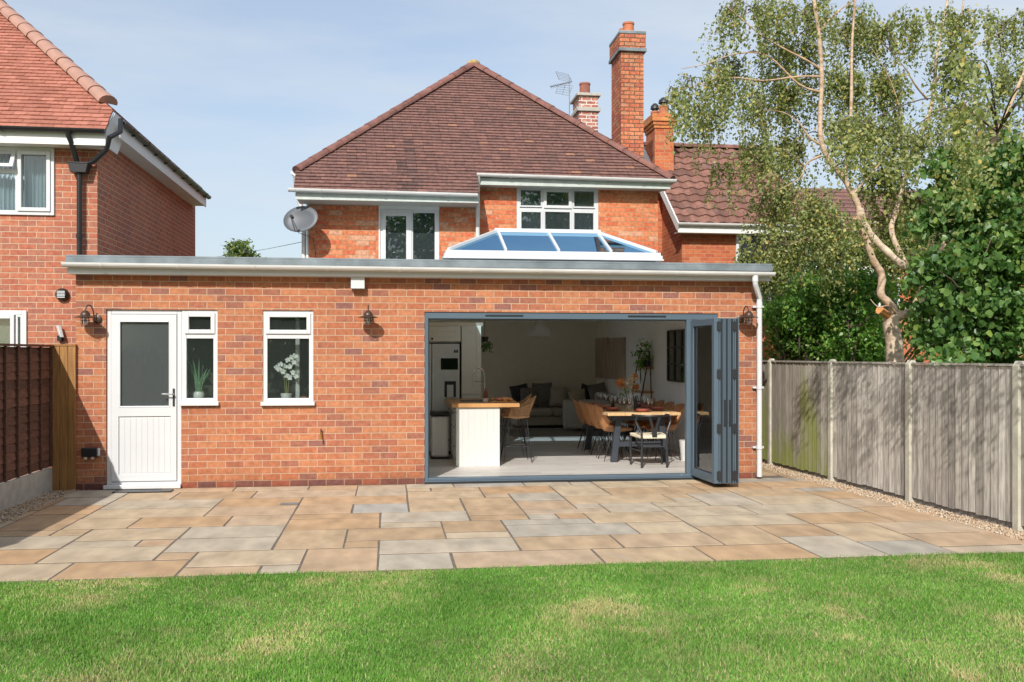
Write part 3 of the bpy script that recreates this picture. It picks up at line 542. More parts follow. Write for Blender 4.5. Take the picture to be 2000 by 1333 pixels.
# folding door frame
f = MB(); Y0, Y1 = .015, .10
f.box(B0, B0 + .05, Y0, Y1, .0, BZ1); f.box(B1 - .05, B1, Y0, Y1, .0, BZ1); f.box(B0 + .05, B1 - .05, Y0, Y1, BZ1 - .085, BZ1)
f.box(B0 - .005, B1 + .01, -.045, .11, .0, .035); f.box(B0 + .05, B1 - .05, .0, .10, .035, .075)
jx0, jx1 = wx(1341, .02), wx(1352, .02); f.box(jx0, jx1, Y0, Y1, .076, BZ1 - .086)
bf = f.build('folding_door_frame', ANTH, ext, bevel=.004)
for a in (948, 1227):
    m = MB(); m.box(wx(a, 0), wx(a + 74, 0), .003, .014, BZ1 - .05, BZ1 - .032); m.build('trickle_vent', ANTHD, bf, bevel=.002)
m = MB(); m.box(B0 + .051, B1 - .051, .03, .085, BZ1 - .10, BZ1 - .086); m.box(B0 + .051, B0 + .062, .03, .085, .076, BZ1 - .1); m.box(B0 - .002, B1 + .01, -.05, -.046, .0, .03); m.build('rubber_seal', ANTHD, bf)
# folded leaves: each perpendicular to the wall, standing outward
LZ0, LZ1 = .055, BZ1 - .095
hxs = wx(1352, .0); 
def leaf(name, a, b, th, z0=LZ0, z1=LZ1, sw=.085):
    """glazed leaf standing between plan points a and b"""
    a = Vector((*a, 0)); b = Vector((*b, 0)); d = (b - a); Ln = d.length; d.normalize(); n = Vector((-d.y, d.x, 0))
    M4 = Matrix(((d.x, n.x, 0, a.x), (d.y, n.y, 0, a.y), (0, 0, 1, 0), (0, 0, 0, 1)))
    m = MB(); h = th / 2
    for q in ((0, sw, z0, z1), (Ln - sw, Ln, z0, z1), (sw, Ln - sw, z0, z0 + sw + .02), (sw, Ln - sw, z1 - sw, z1)): m.box(q[0], q[1], -h, h, q[2], q[3], mat=M4)
    o = m.build(name, ANTH, ext, bevel=.004)
    m = MB(); m.box(sw, Ln - sw, -.006, .006, z0 + sw + .02, z1 - sw, mat=M4); m.build('glass_pane', GLASSL, o)
    m = MB(); frame = ((sw, sw + .01, z0 + sw + .02, z1 - sw), (Ln - sw - .01, Ln - sw, z0 + sw + .02, z1 - sw), (sw + .01, Ln - sw - .01, z0 + sw + .02, z0 + sw + .032), (sw + .01, Ln - sw - .01, z1 - sw - .012, z1 - sw))
    for q in frame: m.box(q[0], q[1], -.016, .016, q[2], q[3], mat=M4)
    m.build('gasket', ANTHD, o)
    return o, M4, Ln
yo = -.86
tipx = wx(1404, yo)
o1, m1, L1_ = leaf('folding_door_leaf', (hxs + .01, -.0), (tipx - .03, yo), .06); tag(o1, 'leftmost folded door leaf, seen with its glass')
xs = [wx(1411 + i * 10.4, yo) for i in range(5)]; base_x = hxs + .16
xs = [tipx + .035 + .066 * i for i in range(4)]
base = [hxs + .09 + .068 * i for i in range(4)]
lv = []
for i in range(4):
    o, mm, ln = leaf('folding_door_leaf', (base[i], -.03), (xs[i], yo - .0), .058); lv.append(o)
    m = MB(); m.box(xs[i] - .014, xs[i] + .014, yo - .0035, yo - .001, LZ0 + .01, LZ1 - .01); m.build('edge_gasket', ANTHD, o)
for i, o in ((0, lv[0]), (3, lv[2])):
    hx_ = (tipx + .002) if i == 0 else (xs[2] + .033)
    for z in (LZ1 - .10, 1.42, .74, LZ0 + .10):
        m = MB()
        for dx in (-.017, .017): m.box(hx_ - .012 + dx, hx_ + .012 + dx, yo - .012, yo - .002, z - .055, z + .055)
        m.lathe([(.008, -.065), (.008, .065)], (hx_, yo - .014, z), 8); m.build('hinge', IRON, o, bevel=.002)
for i in (0, 1):
    hx_ = xs[0] + .034 + i * .066 - .0; m = MB(); m.box(hx_ - .011, hx_ + .011, yo - .026, yo - .016, .78, 1.10); 
    for z in (.80, 1.08): m.box(hx_ - .008, hx_ + .008, yo - .016, yo - .002, z - .012, z + .012)
    m.build('pull_handle', IRON, lv[i + 0], bevel=.003)
# ---------------------------------------------------------------- rooms
KX0, KX1, KY1, CZ = -.15, 4.76, 9.35, 2.43; HXL = wx(600, 4.15) + .05
m = MB(); rg = random.Random(4); y = .11; rw = 0
while y < KY1:
    x = KX0 - rg.uniform(0, 1.1)
    while x < KX1:
        a, b_ = max(x, KX0), min(x + 1.2, KX1); x += 1.2
        if b_ - a > .02: m.add([(a + .0015, y + .0015, FL), (b_ - .0015, y + .0015, FL), (b_ - .0015, min(y + .2, KY1) - .0015, FL), (a + .0015, min(y + .2, KY1) - .0015, FL)], [(0, 1, 2, 3)], rg.random())
    y += .2
m.box(-3.7, KX0, .3, 3.5, -.01, FL - .004, .4); m.box(KX0, KX1, .105, KY1, -.01, FL - .004, 0); m.box(HXL, KX0, 4.3, KY1, -.01, FL - .002, .5)
tag(m.build('floor', FLOOR, recalc=False), kind='structure')
m = MB(); m.box(KX0 - .1, KX1 + .02, KY1, KY1 + .1, 0, CZ + .2); m.box(KX1 + .001, KX1 + .02, .31, KY1, 0, CZ + .2); 
m.box(KX0 - .1, KX0, .3, 4.3, 0, CZ + .2); LXW = HXL; m.box(LXW, KX0 - .1, 4.2, 4.3, 0, CZ + .2); m.box(LXW - .1, LXW, 4.2, KY1 + .1, 0, .10); m.box(LXW - .1, LXW, 4.2, KY1 + .1, 2.36, CZ + .2); m.box(LXW, KX0 - .1, KY1, KY1 + .1, 0, CZ + .2)
for y in (4.2, 6.8, 9.3): m.box(LXW - .1, LXW, y, y + .1, .10, 2.36)  # posts between unseen side openings, added to let more daylight into the lounge
m.box(KX0 + 0, B0 - .02, .3005, .31, 0, CZ); m.box(B1 + .02, KX1, .3005, .31, 0, CZ); m.build('room_wall', PLAST, ext)
m = MB(); m.box(KX1 - .012, KX1, .32, 8, FL, CZ); m.build('side_room_wall', PLASTW, ext)
m = MB()
for (a, b, c, d) in ((KX0, KX1, .3, LY0), (KX0, LX0, LY0, LY1), (LX1, KX1, LY0, LY1), (KX0, KX1, LY1, KY1), (HXL, KX0, 4.3, KY1)): m.box(a, b, c, d, CZ, CZ + .04)
m.box(LX0, LX1, LY0 - .004, LY0, CZ + .04, 3.03); m.box(LX0, LX1, LY1, LY1 + .004, CZ + .04, 3.03); m.box(LX0 - .004, LX0, LY0, LY1, CZ + .04, 3.03); m.box(LX1, LX1 + .004, LY0, LY1, CZ + .04, 3.03)
m.build('ceiling', CEIL, ext)
m = MB(); m.box(KX1 - .028, KX1 - .0121, .32, KY1, FL, FL + .12); m.box(KX0, KX1 - .03, KY1 - .018, KY1, FL, FL + .12); m.build('skirting_board', SATIN, ext)
m = MB(); m.box(-3.72, KX0 - .1, 2.6, 2.65, 0, 2.6); m.box(-3.72, -3.7, .3, 2.6, 0, 2.6); m.box(-1.2, -1.15, .3, 2.6, 0, 2.6); m.box(-3.72, KX0 - .1, .3, 2.65, 2.43, 2.47); m.build('utility_room_wall', UTIL, ext)
m = MB(); m.box(DX1 - .1, SX1 + .2, .11, .35, SZ0 - .03, SZ0); m.box(V0 - .1, V1 + .1, .11, .35, VZ0 - .03, VZ0); m.build('window_sill', SATIN, ext)
# ================================================================ MAIN HOUSE
YM = 4.3; YE = 3.98; RZE = wz(1100, 346, YE)
mh = thing('main_house', (1.6, YM, 0), 'red brick main house with brown clay tiled hipped roof behind the extension', 'house')
HX0, HX1, MXS = wx(600, YM - .15), wx(1285, YM), wx(937, YM)
ex0, ex1 = wx(579, YE), wx(1313, YE); ap = W(925, 128, 6.86)
YL2 = YE - .40; RZL = RZE - .40
hw = wx(1009, YM), wx(1169, YM), 2.9, wz(1090, 364, YM); lw = wx(742, YM - .15), wx(858, YM - .15), 2.98, wz(800, 403, YM - .15)
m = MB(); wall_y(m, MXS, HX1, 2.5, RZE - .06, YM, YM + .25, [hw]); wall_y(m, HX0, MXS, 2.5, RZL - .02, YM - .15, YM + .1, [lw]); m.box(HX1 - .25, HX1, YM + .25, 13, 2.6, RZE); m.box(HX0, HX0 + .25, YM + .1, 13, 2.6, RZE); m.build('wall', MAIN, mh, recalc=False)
kk = Vector(ap)
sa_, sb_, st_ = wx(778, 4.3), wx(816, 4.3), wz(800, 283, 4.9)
def dark_patch(p, rg):  # patch of darker tiles above the lower eave, narrowing upwards
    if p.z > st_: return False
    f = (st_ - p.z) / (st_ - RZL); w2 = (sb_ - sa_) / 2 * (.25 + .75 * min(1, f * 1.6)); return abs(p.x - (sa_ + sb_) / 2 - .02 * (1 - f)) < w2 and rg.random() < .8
m = MB(); tiles(m, (ex0, YE, RZE), (ex1, YE, RZE), ap, ap, course=.098, tw=.168, th=.024, jit=.003, seed=2, dark=dark_patch)
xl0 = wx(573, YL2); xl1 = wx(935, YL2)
tiles(m, (xl0, YL2, RZL + .006), (xl1, YL2, RZL + .006), (ex0, YE, RZE + .006), (xl1 + .02, YE, RZE + .006), course=.098, tw=.168, th=.024, jit=.003, seed=3, dark=dark_patch)
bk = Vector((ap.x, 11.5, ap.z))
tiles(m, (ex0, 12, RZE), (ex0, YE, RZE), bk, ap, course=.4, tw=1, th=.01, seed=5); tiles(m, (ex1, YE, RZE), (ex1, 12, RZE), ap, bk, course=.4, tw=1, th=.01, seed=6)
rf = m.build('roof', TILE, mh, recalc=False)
m = MB(); ridge_run(m, Vector((ex0, YE, RZE)), ap + Vector((0, 0, .02)), 14, .10); ridge_run(m, Vector((ex1, YE, RZE)), ap + Vector((0, 0, .02)), 14, .10); ridge_run(m, ap, bk, 10, .1); m.build('hip_tiles', RIDGE, rf, smooth=True)
m = MB(); m.ball(ap + Vector((0, .0, .02)), .13, 10, 6, (1.1, 1, .7)); m.build('apex_mortar', M('lichen_mortar', (.34, .24, .10), .9, var=.5, scale=9), rf, smooth=True)
m = MB(); m.box(xl1 + .03, ex1 - .02, YE + .04, YE + .06, RZE - .16, RZE - .04); m.box(xl1 + .03, ex1 - .05, YE + .06, YM, RZE - .155, RZE - .14)
m.box(xl0 + .03, xl1, YL2 + .04, YL2 + .06, RZL - .14, RZL - .02); m.box(xl0 + .05, xl1, YL2 + .06, YM - .15, RZL - .135, RZL - .12); m.build('fascia', CREAMG, mh)
m = MB(); gutter(m, (xl1 - .0, YE - .02, RZE + .02), (ex1 + .06, YE - .02, RZE - .005), .058); gutter(m, (xl0 - .08, YL2 - .02, RZL + .025), (xl1 - .02, YL2 - .02, RZL + .0), .058)
gutter(m, (ex1 + .04, YE + .05, RZE), (ex1 + .04, 10, RZE), .058); gutter(m, (ex0 - .05, YE + .1, RZE), (ex0 - .05, 10, RZE), .058); m.build('gutter', GUT, mh, smooth=True, recalc=False)
m = MB(); m.tube([(xl1 + .03, YE - .02, RZE - .02), (xl1 + .03, YE + .05, RZE - .16), (xl1 + .03, YM - .21, RZE - .3), (xl1 + .03, YM - .21, 2.8)], .036, 10); m.build('downpipe', GUT, mh, smooth=True); m = MB()
m.tube([(ex0 - .03, YE + .1, RZE - .05), (ex0 - .03, YM, RZE - .3), (ex0 + .12, YM - .1, RZL - .4), (HX0 - .06, YM - .1, RZL - .5), (HX0 - .06, YM - .1, 2.75)], .038, 10); m.build('downpipe', GUT, mh, smooth=True)
m = MB(); m.box(HX0 - .012, HX0 + .02, YM - .17, YM - .15, 2.7, RZL - .13); m.build('corner_trim', SATIN, mh)
# small left upper window (two lights)
def two_light(root, x0, x1, z0, z1, y, label, panes, fr=.06, gl=GLASSD, back=True):
    m = MB(); frame_y(m, x0, x1, z0, z1, y, y + .08, fr); o = m.build('window', UPVC, root, bevel=.005); tag(o, label)
    for (a, b, c, d, sash) in panes:
        s = MB(); fw = .05 if sash else .028; frame_y(s, a, b, c, d, y - (.02 if sash else -.004), y + .06, fw); s.build('sash', UPVC, o, bevel=.004)
        p = MB(); p.box(a + fw, b - fw, y + .03, y + .036, c + fw, d - fw); p.build('pane', gl, o)
    return o
a, b, c, d = lw; md = (a + b) / 2
two_light(mh, a, b, c - .05, d, YM - .14, 'small two pane upper window under the lower eave', [(a + .05, md - .01, c + .0, d - .12, 1), (md + .03, b - .05, c + .0, d - .08, 0)])
m = MB(); m.box(md - .012, md + .032, YM - .155, YM - .06, c - .05 + .06, d - .06); m.box(md + .03, b - .06, YM - .134, YM - .07, d - .085, d - .06); m.box(a + .05, md - .012, YM - .15, YM - .07, d - .125, d - .06); m.build('window_bars', UPVC, mh)
m = MB(); m.box(a - .02, a, YM - .165, YM - .15, 2.9, d + .01); m.box(a, b, YM - .16, YM - .142, d - .055, d + .0); m.build('window_reveal', SATIN, mh)
a, b, c, d = hw; u = (b - a); zt = wz(1090, 409, YM)
pn = [(a + .05, a + u * .315, zt + .03, d - .05, 0), (a + u * .33, a + u * .67, zt + .015, d - .05, 1), (a + u * .685, b - .05, zt + .03, d - .05, 0), (a + .06, a + u * .315, c, zt - .03, 0), (a + u * .33, a + u * .67, c, zt - .02, 0), (a + u * .685, b - .06, c, zt - .03, 0)]
o = two_light(mh, a, b, c - .05, d, YM + .01, 'large six pane upper window above the roof lantern', pn)
m = MB(); m.box(a + .05, b - .05, YM + .015, YM + .08, zt - .03, zt + .012); m.box(a + u * .31, a + u * .335, YM + .014, YM + .08, c, d - .05); m.box(a + u * .665, a + u * .69, YM + .014, YM + .08, c, d - .05); m.build('window_bars', UPVC, o)
m = MB()
for i in range(60):
    x = a + .02 + i * .0075; m.face([(x, YM + .3 + .02 * math.sin(i * 1.1), 2.9), (x + .0075, YM + .3 + .02 * math.sin(i * 1.1 + 1.1), 2.9), (x + .0075, YM + .3 + .02 * math.sin(i * 1.1 + 1.1), d), (x, YM + .3 + .02 * math.sin(i * 1.1), d)])
    x = b - .45 + i * .0073; m.face([(x, YM + .3 + .02 * math.sin(i * 1.1), 2.9), (x + .0075, YM + .3 + .02 * math.sin(i * 1.1 + 1.1), 2.9), (x + .0075, YM + .3 + .02 * math.sin(i * 1.1 + 1.1), d), (x, YM + .3 + .02 * math.sin(i * 1.1), d)])
m.build('curtain', CURT, mh, recalc=False)
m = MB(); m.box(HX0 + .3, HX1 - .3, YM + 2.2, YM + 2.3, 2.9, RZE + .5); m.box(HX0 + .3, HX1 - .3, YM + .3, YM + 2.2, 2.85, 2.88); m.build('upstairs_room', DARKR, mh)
# chimneys
def stack(root, mat, x0, x1, y0, y1, z0, z1, bands, capm, name='chimney', pots=(), potm=TERRAD):
    m = MB(); m.box(x0, x1, y0, y1, z0, z1)
    o = m.build(name, mat, root)
    m = MB()
    for (za, zb_, e) in bands: m.box(x0 - e, x1 + e, y0 - e, y1 + e, za, zb_)
    m.build('corbel', capm, o, bevel=.006)
    for (px, py, r, h, cowl) in pots:
        m = MB(); m.lathe([(r * 1.05, z1 - .01), (r, z1 + .05), (r * .94, z1 + h - .05), (r * 1.05, z1 + h - .04), (r * 1.02, z1 + h), (r * .8, z1 + h), (r * .75, z1 + h - .1)], (px, py, 0), 18); m.build('chimney_pot', potm, o, smooth=True)
        if cowl: m = MB(); m.lathe([(r * 1.1, z1 + h + .06), (r * 1.0, z1 + h + .13), (r * .4, z1 + h + .19), (.01, z1 + h + .2)], (px, py, 0), 14); m.lathe([(r * .7, z1 + h), (r * .7, z1 + h + .06)], (px, py, 0), 10); m.build('cowl', IRON, o, smooth=True)
    m = MB(); m.box(x0 - .03, x1 + .03, y0 - .03, y1 + .03, z1 + .0005, z1 + .012); m.build('flaunching', CONC, o)
    return o
yt = 7.0; tx0, tx1 = wx(1213, yt), wx(1257, yt); tz1 = wz(1235, 62, yt)
tc_ = stack(mh, CHIM, tx0, tx1, yt, yt + .85, 3, tz1, [(tz1 - .055, tz1 + .001, .045), (tz1 - .42, tz1 - .35, .055)], LEAD, pots=[(tx0 + .22, yt + .25, .12, .26, 0), (tx0 + .22, yt + .63, .10, .26, 0)], potm=TERRA)
m = MB(); e = .035; m.box(tx0 - e, tx1 + e, yt - e, yt + .85 + e, tz1 - .35, tz1 - .055); m.build('corbelled_head', CHIM, tc_)
yt = 9.7; x0_, x1_ = wx(1131, yt), wx(1168, yt); z1_ = wz(1150, 183, yt)
wc = stack(mh, CHIMW, x0_, x1_, yt, yt + .75, 3, z1_, [(z1_ - .06, z1_ + .001, .06), (z1_ - .42, z1_ - .33, .05)], CONC, pots=[(x0_ + .2, yt + .3, .13, .32, 0)])
# ================================================================ RIGHT NEIGHBOUR
YR = 7.5; yre = 7.2; zre = wz(1400, 437, yre); pr = .8
rh = thing('neighbour_house', (7.2, YR, 0), 'orange brick house with wavy brown concrete tiles behind the birch tree', 'house')
rx0 = wx(1332, YR); vx0 = wx(1325, yre); yrr = 10.0; zrr = zre + pr * (yrr - yre); vx1 = vx0 + .3 * 10
m = MB(); m.box(rx0, vx1 - .25, YR, 12.4, 0, zre - .08); m.prism([(rx0, YR, zre - .08), (rx0, 12.4, zre - .08), (rx0, yrr, zrr - .12)], (.25, 0, 0)); m.build('wall', RIGHTB, rh)
def pantile(mb, x0, x1, y0, z0, y1, z1, seed=1, course=.30, wv=.30, amp=.022):
    rg = random.Random(seed); H = math.hypot(y1 - y0, z1 - z0); n = round(H / course); uy, uz = (y1 - y0) / H, (z1 - z0) / H; ny, nz = -uz, uy
    k = 8; nt = int((x1 - x0) / wv)
    for r in range(n):
        for t in range(nt):
            c = rg.random(); 
            for j in range(k):
                def pt(q, v, ad):
                    x = x0 + (t + q) * wv; hgt = amp * math.sin(2 * math.pi * q) * 1.0 + ad; s = v * course
                    return (x, y0 + uy * s + ny * hgt, z0 + uz * s + nz * hgt)
                q0, q1 = j / k, (j + 1) / k
                mb.face([pt(q0, r, .032), pt(q1, r, .032), pt(q1, r + 1.04, 0), pt(q0, r + 1.04, 0)], c=c)
                mb.face([pt(q0, r, -.012), pt(q1, r, -.012), pt(q1, r, .032), pt(q0, r, .032)], c=c * .6)
m = MB(); pantile(m, vx0, vx1, yre, zre, yrr, zrr); m.face([(vx0, yre, zre - .02), (vx1, yre, zre - .02), (vx1, yrr, zrr - .02), (vx0, yrr, zrr - .02)], c=0); m.face([(vx0, yrr, zrr), (vx1, yrr, zrr), (vx1, yrr + 3, zre), (vx0, yrr + 3, zre)], c=.2)
rr = m.build('roof', PANT, rh, recalc=False)
m = MB(); ridge_run(m, (vx0, yrr, zrr), (vx1, yrr, zrr), 8, .12); m.build('ridge_tiles', RIDGE, rr, smooth=True)
m = MB(); m.beam((vx0 - .01, yre - .02, zre - .09), (vx0 - .01, yrr, zrr - .09), .03, .17); m.box(vx0, vx1, yre + .02, yre + .045, zre - .2, zre - .03); m.box(vx0, vx1, yre + .045, YR, zre - .195, zre - .18); m.build('bargeboard', SATIN, rh)
m = MB(); gutter(m, (vx0 - .02, yre - .03, zre + .0), (vx1, yre - .03, zre - .01), .058); m.build('gutter', GUT, rh, smooth=True, recalc=False)
yo_ = 9.0; x0_, x1_ = wx(1279, yo_), wx(1316, yo_); z1_ = wz(1297, 224, yo_)
stack(rh, RIGHTB, x0_, x1_, yo_, yo_ + .75, 4, z1_, [(z1_ - .17, z1_ + .002, .08), (z1_ - .25, z1_ - .17, .05), (z1_ - .32, z1_ - .25, .025)], CHIMO, pots=[(x0_ + .27, yo_ + .2, .115, .25, 1), (x0_ + .16, yo_ + .55, .10, .2, 1)], potm=TERRA)
a, b = wx(1437, YR), wx(1437, YR) + 1.5
m = MB(); frame_y(m, a, b, 2.4, wz(1440, 455, YR), YR - .03, YR + .04, .07); m.box((a + b) / 2 - .04, (a + b) / 2 + .04, YR - .028, YR + .04, 2.47, 3.9); wn = m.build('window', UPVC, rh, bevel=.005)
m = MB(); m.box(a + .07, b - .07, YR - .01, YR - .002, 2.47, wz(1440, 455, YR) - .07); m.build('pane', SCREEN, wn)
# white rendered garage with red tiles seen through leaves, and a farther house
fh = thing('far_house', (17, 19, 0), 'distant brick house with red tiled roof glimpsed through tree leaves', 'house')
m = MB(); m.box(9.0, 24, 17, 24, 0, 4.9); m.build('wall', RIGHTB, fh)
m = MB(); tiles(m, (8.7, 16.7, 4.85), (24.3, 16.7, 4.85), (8.7, 20.5, 7.7), (24.3, 20.5, 7.7), course=.3, tw=.4, th=.03, seed=9); m.build('roof', TILE, fh, recalc=False)
for x in (12.2, 15.2, 18.5):
    m = MB(); frame_y(m, x, x + 1.4, 3.0, 4.3, 16.95, 17.02, .08); m.box(x + .66, x + .74, 16.96, 17.02, 3.08, 4.22); wn = m.build('window', UPVC, fh); m = MB(); m.box(x + .08, x + .66, 16.985, 16.99, 3.08, 4.22); m.box(x + .74, x + 1.32, 16.985, 16.99, 3.08, 4.22); m.build('pane', SCREEN, wn)
gx = wx(1496, 8.5)
gh = thing('garage', (gx, 8.6, 0), 'white boarded garage wall low behind the green shrubs', 'garage')
m = MB(); m.box(gx - .3, gx + 2.6, 8.8, 12, 0, wz(1530, 562, 8.8)); m.build('wall', RIGHTB, gh); m = MB(); m.box(gx - .35, gx + 2.7, 8.6, 8.8, wz(1530, 562, 8.8), wz(1530, 520, 8.8)); m.build('fascia', WHITER, gh)
m = MB(); m.prism([(gx - .35, 8.62, wz(1530, 520, 8.8) + .003), (gx - .35, 12, wz(1530, 520, 8.8) + .003), (gx - .35, 12, wz(1530, 520, 8.8) + .9)], (3.05, 0, 0)); m.build('roof', LEAD, gh)
# ================================================================ LEFT NEIGHBOUR
YN = 1.32; ye = 1.02; lh = thing('neighbour_house', (-5.5, YN, 0), 'pink brick house with orange tiled roof and black gutters on the left', 'house')
nx1 = wx(190, YN); nze = wz(60, 250, ye); pt_ = .9
wz0, wz1_, wx1_ = wz(60, 421, YN), wz(60, 289, YN), wx(107, YN); lwz1 = wz(20, 607, YN); lwx1 = wx(53, YN); lwz0 = .9
m = MB(); wall_y(m, -12.5, nx1, -.02, nze - .02, YN, YN + .25, [(wx1_ - 1.75, wx1_, wz0, wz1_), (lwx1 - 1.7, lwx1, lwz0, lwz1)]); m.box(nx1 - .25, nx1, YN + .25, 7.9, 0, nze + .25); m.build('wall', LEFTB, lh, recalc=False)
hc = Vector((0, 1.39, 0)); cx = wx(221, 1.39); zc_ = wz(221, 216, 1.39); c2x = wx(206, ye)
m = MB(); T = 3.6; tiles(m, (-12.5, ye, nze), (c2x, ye, nze), (-12.5, 1.39, zc_), (cx, 1.39, zc_), course=.1, tw=.165, seed=21); tiles(m, (-12.5, 1.39, zc_), (cx, 1.39, zc_), (-12.5, 1.39 + T, zc_ + pt_ * T), (cx - T, 1.39 + T, zc_ + pt_ * T), course=.1, tw=.165, seed=22)
tiles(m, (cx, 1.39, zc_), (cx, 7.6, zc_), (cx - 3.1, 1.39 + 3.1, zc_ + pt_ * 3.1), (cx - 3.1, 4.6, zc_ + pt_ * 3.1), course=.3, tw=.4, seed=23)
r2 = m.build('roof', TILEL, lh, recalc=False)
m = MB(); hp = Vector((cx + .02, 1.42, zc_ + .03)); ridge_run(m, hp + Vector((-.13, .13, .117)), hp + Vector((-3.5, 3.5, 3.5 * pt_)), 16, .13); m.build('hip_tiles', RIDGEL, r2, smooth=True)
bx = c2x; sx = wx(240, 1.4); sz = wz(240, 238, 1.4)
m = MB(); m.box(-12.5, bx - .03, ye + .035, ye + .06, nze - .2, nze - .02); m.box(-12.5, bx - .03, ye + .06, YN, nze - .2, nze - .185)
m.prism([(bx - .03, ye + .035, nze - .2), (bx - .03, ye + .035, nze - .02), (cx, 1.42, zc_ - .03), (cx, 1.9, zc_ - .03), (cx, 1.9, zc_ - .22), (bx - .03, YN + .3, nze - .2)], (.02, 0, 0))
m.box(sx - .06, sx - .04, 1.42, 7.6, sz - .22, sz - .02); m.box(nx1, sx - .06, 1.42, 7.6, sz - .2, sz - .185); m.build('fascia', SATIN, lh)
m = MB(); gutter(m, (-12.5, ye - .02, nze + .02), (bx + .0, ye - .02, nze + .0), .055, .8); gutter(m, (sx, 1.38, sz), (sx, 7.65, sz), .055, .8); m.build('gutter', BLK, lh, smooth=True, recalc=False)
for i in range(9):
    y = 2.0 + i * .66; m = MB(); m.tube([(sx - .055, y, sz - .06), (sx, y, sz - .062), (sx + .058, y, sz - .0)], .012, 6); m.build('gutter_bracket', BLK, lh)
py0 = YN - .09; hz_ = wz(155, 330, py0)
m = MB(); pxm = wx(155, py0); a = W(134, 260, ye); c_ = W(140, 298, YN - .12); 
m.tube([(a.x, ye - .02, nze - .01), (a.x, ye - .0, nze - .1), (wx(137, ye), ye + .03, nze - .16), (wx(152, py0), py0, hz_ + .06)], .034, 10)
q = [W(236, 234, 1.36), W(235, 258, 1.25), W(214, 269, 1.02), W(208, 293, 1.10), W(184, 314, py0), W(162, 326, py0)]; m.tube(q, .034, 10)
m.tube([(pxm, py0, hz_), (pxm, py0, .1)], .034, 12); dp = m.build('downpipe', BLK, lh, smooth=True)
m = MB(); m.prism([(pxm - .13, py0 - .07, hz_ + .06), (pxm + .13, py0 - .07, hz_ + .06), (pxm + .10, py0 - .07, hz_ - .06), (pxm - .10, py0 - .07, hz_ - .06)], (0, .14, 0)); m.box(pxm - .14, pxm + .14, py0 - .078, py0 + .078, hz_ + .061, hz_ + .078); m.build('hopper_head', BLK, dp, bevel=.006)
m = MB(); m.lathe([(.042, -.03), (.042, .03)], (pxm, py0, wz(155, 462, py0)), 12); m.build('pipe_collar', BLK, dp)
# windows of the left neighbour
x1 = wx1_; md = wx(36, YN) 
pn = [(md + .0, x1 - .045, wz0 + .05, wz1_ - .05, 1)]
wn = two_light(lh, x1 - 1.75, x1, wz0, wz1_, YN - .03, 'upper window with net curtains', pn, gl=GLASS)
m = MB(); xa, xb = md - .42, md - .02; zt = wz(10, 335, YN); m.box(xa - .05, md, YN - .028, YN + .05, zt - .03, zt + .03); m.box(md - .03, md, YN - .027, YN + .05, wz0 + .05, wz1_ - .05); m.build('window_bars', UPVC, wn)
m = MB(); frame_y(m, xa, xb, 0, wz1_ - zt - .06, 0, .05, .05)
ang = R(-28)
for i, v in enumerate(m.v):
    z = v.z - (wz1_ - zt - .06); m.v[i] = Vector((v.x, YN - .03 + v.y * math.cos(ang) + z * math.sin(-ang) * 1.0, wz1_ - .05 + z * math.cos(ang)))
o = m.build('open_top_sash', UPVC, wn)
p = MB(); p.box(xa - .0, md - .03, YN + .01, YN + .016, wz0 + .05, zt - .03); p.build('pane', GLASS, wn)
m = MB()
for i in range(150):
    x = x1 - 1.7 + i * .011; f_ = lambda q: YN + .16 + .02 * math.sin(q * 1.3) + .01 * math.sin(q * .4)
    m.face([(x, f_(i), wz0), (x + .011, f_(i + 1), wz0), (x + .011, f_(i + 1), wz1_), (x, f_(i), wz1_)])
m.build('curtain', CURT, lh, recalc=False)
o = two_light(lh, lwx1 - 1.7, lwx1, lwz0, lwz1, YN - .03, 'ground floor window with cream blind', [(wx(-60, YN), wx(30, YN), lwz0 + .06, lwz1 - .06, 1), (wx(32, YN), lwx1 - .05, lwz0 + .06, lwz1 - .06, 0)], gl=GLASS)
m = MB()
for i in range(44): z = lwz1 - .03 - i * .026; m.box(lwx1 - 1.6, lwx1 - .05, YN + .07, YN + .075, z - .022, z)
m.build('blind', BLIND, lh)
m = MB(); m.box(-12, nx1 - .3, YN + 1.5, YN + 1.6, 0, 5); m.build('room_wall', UTIL, lh)
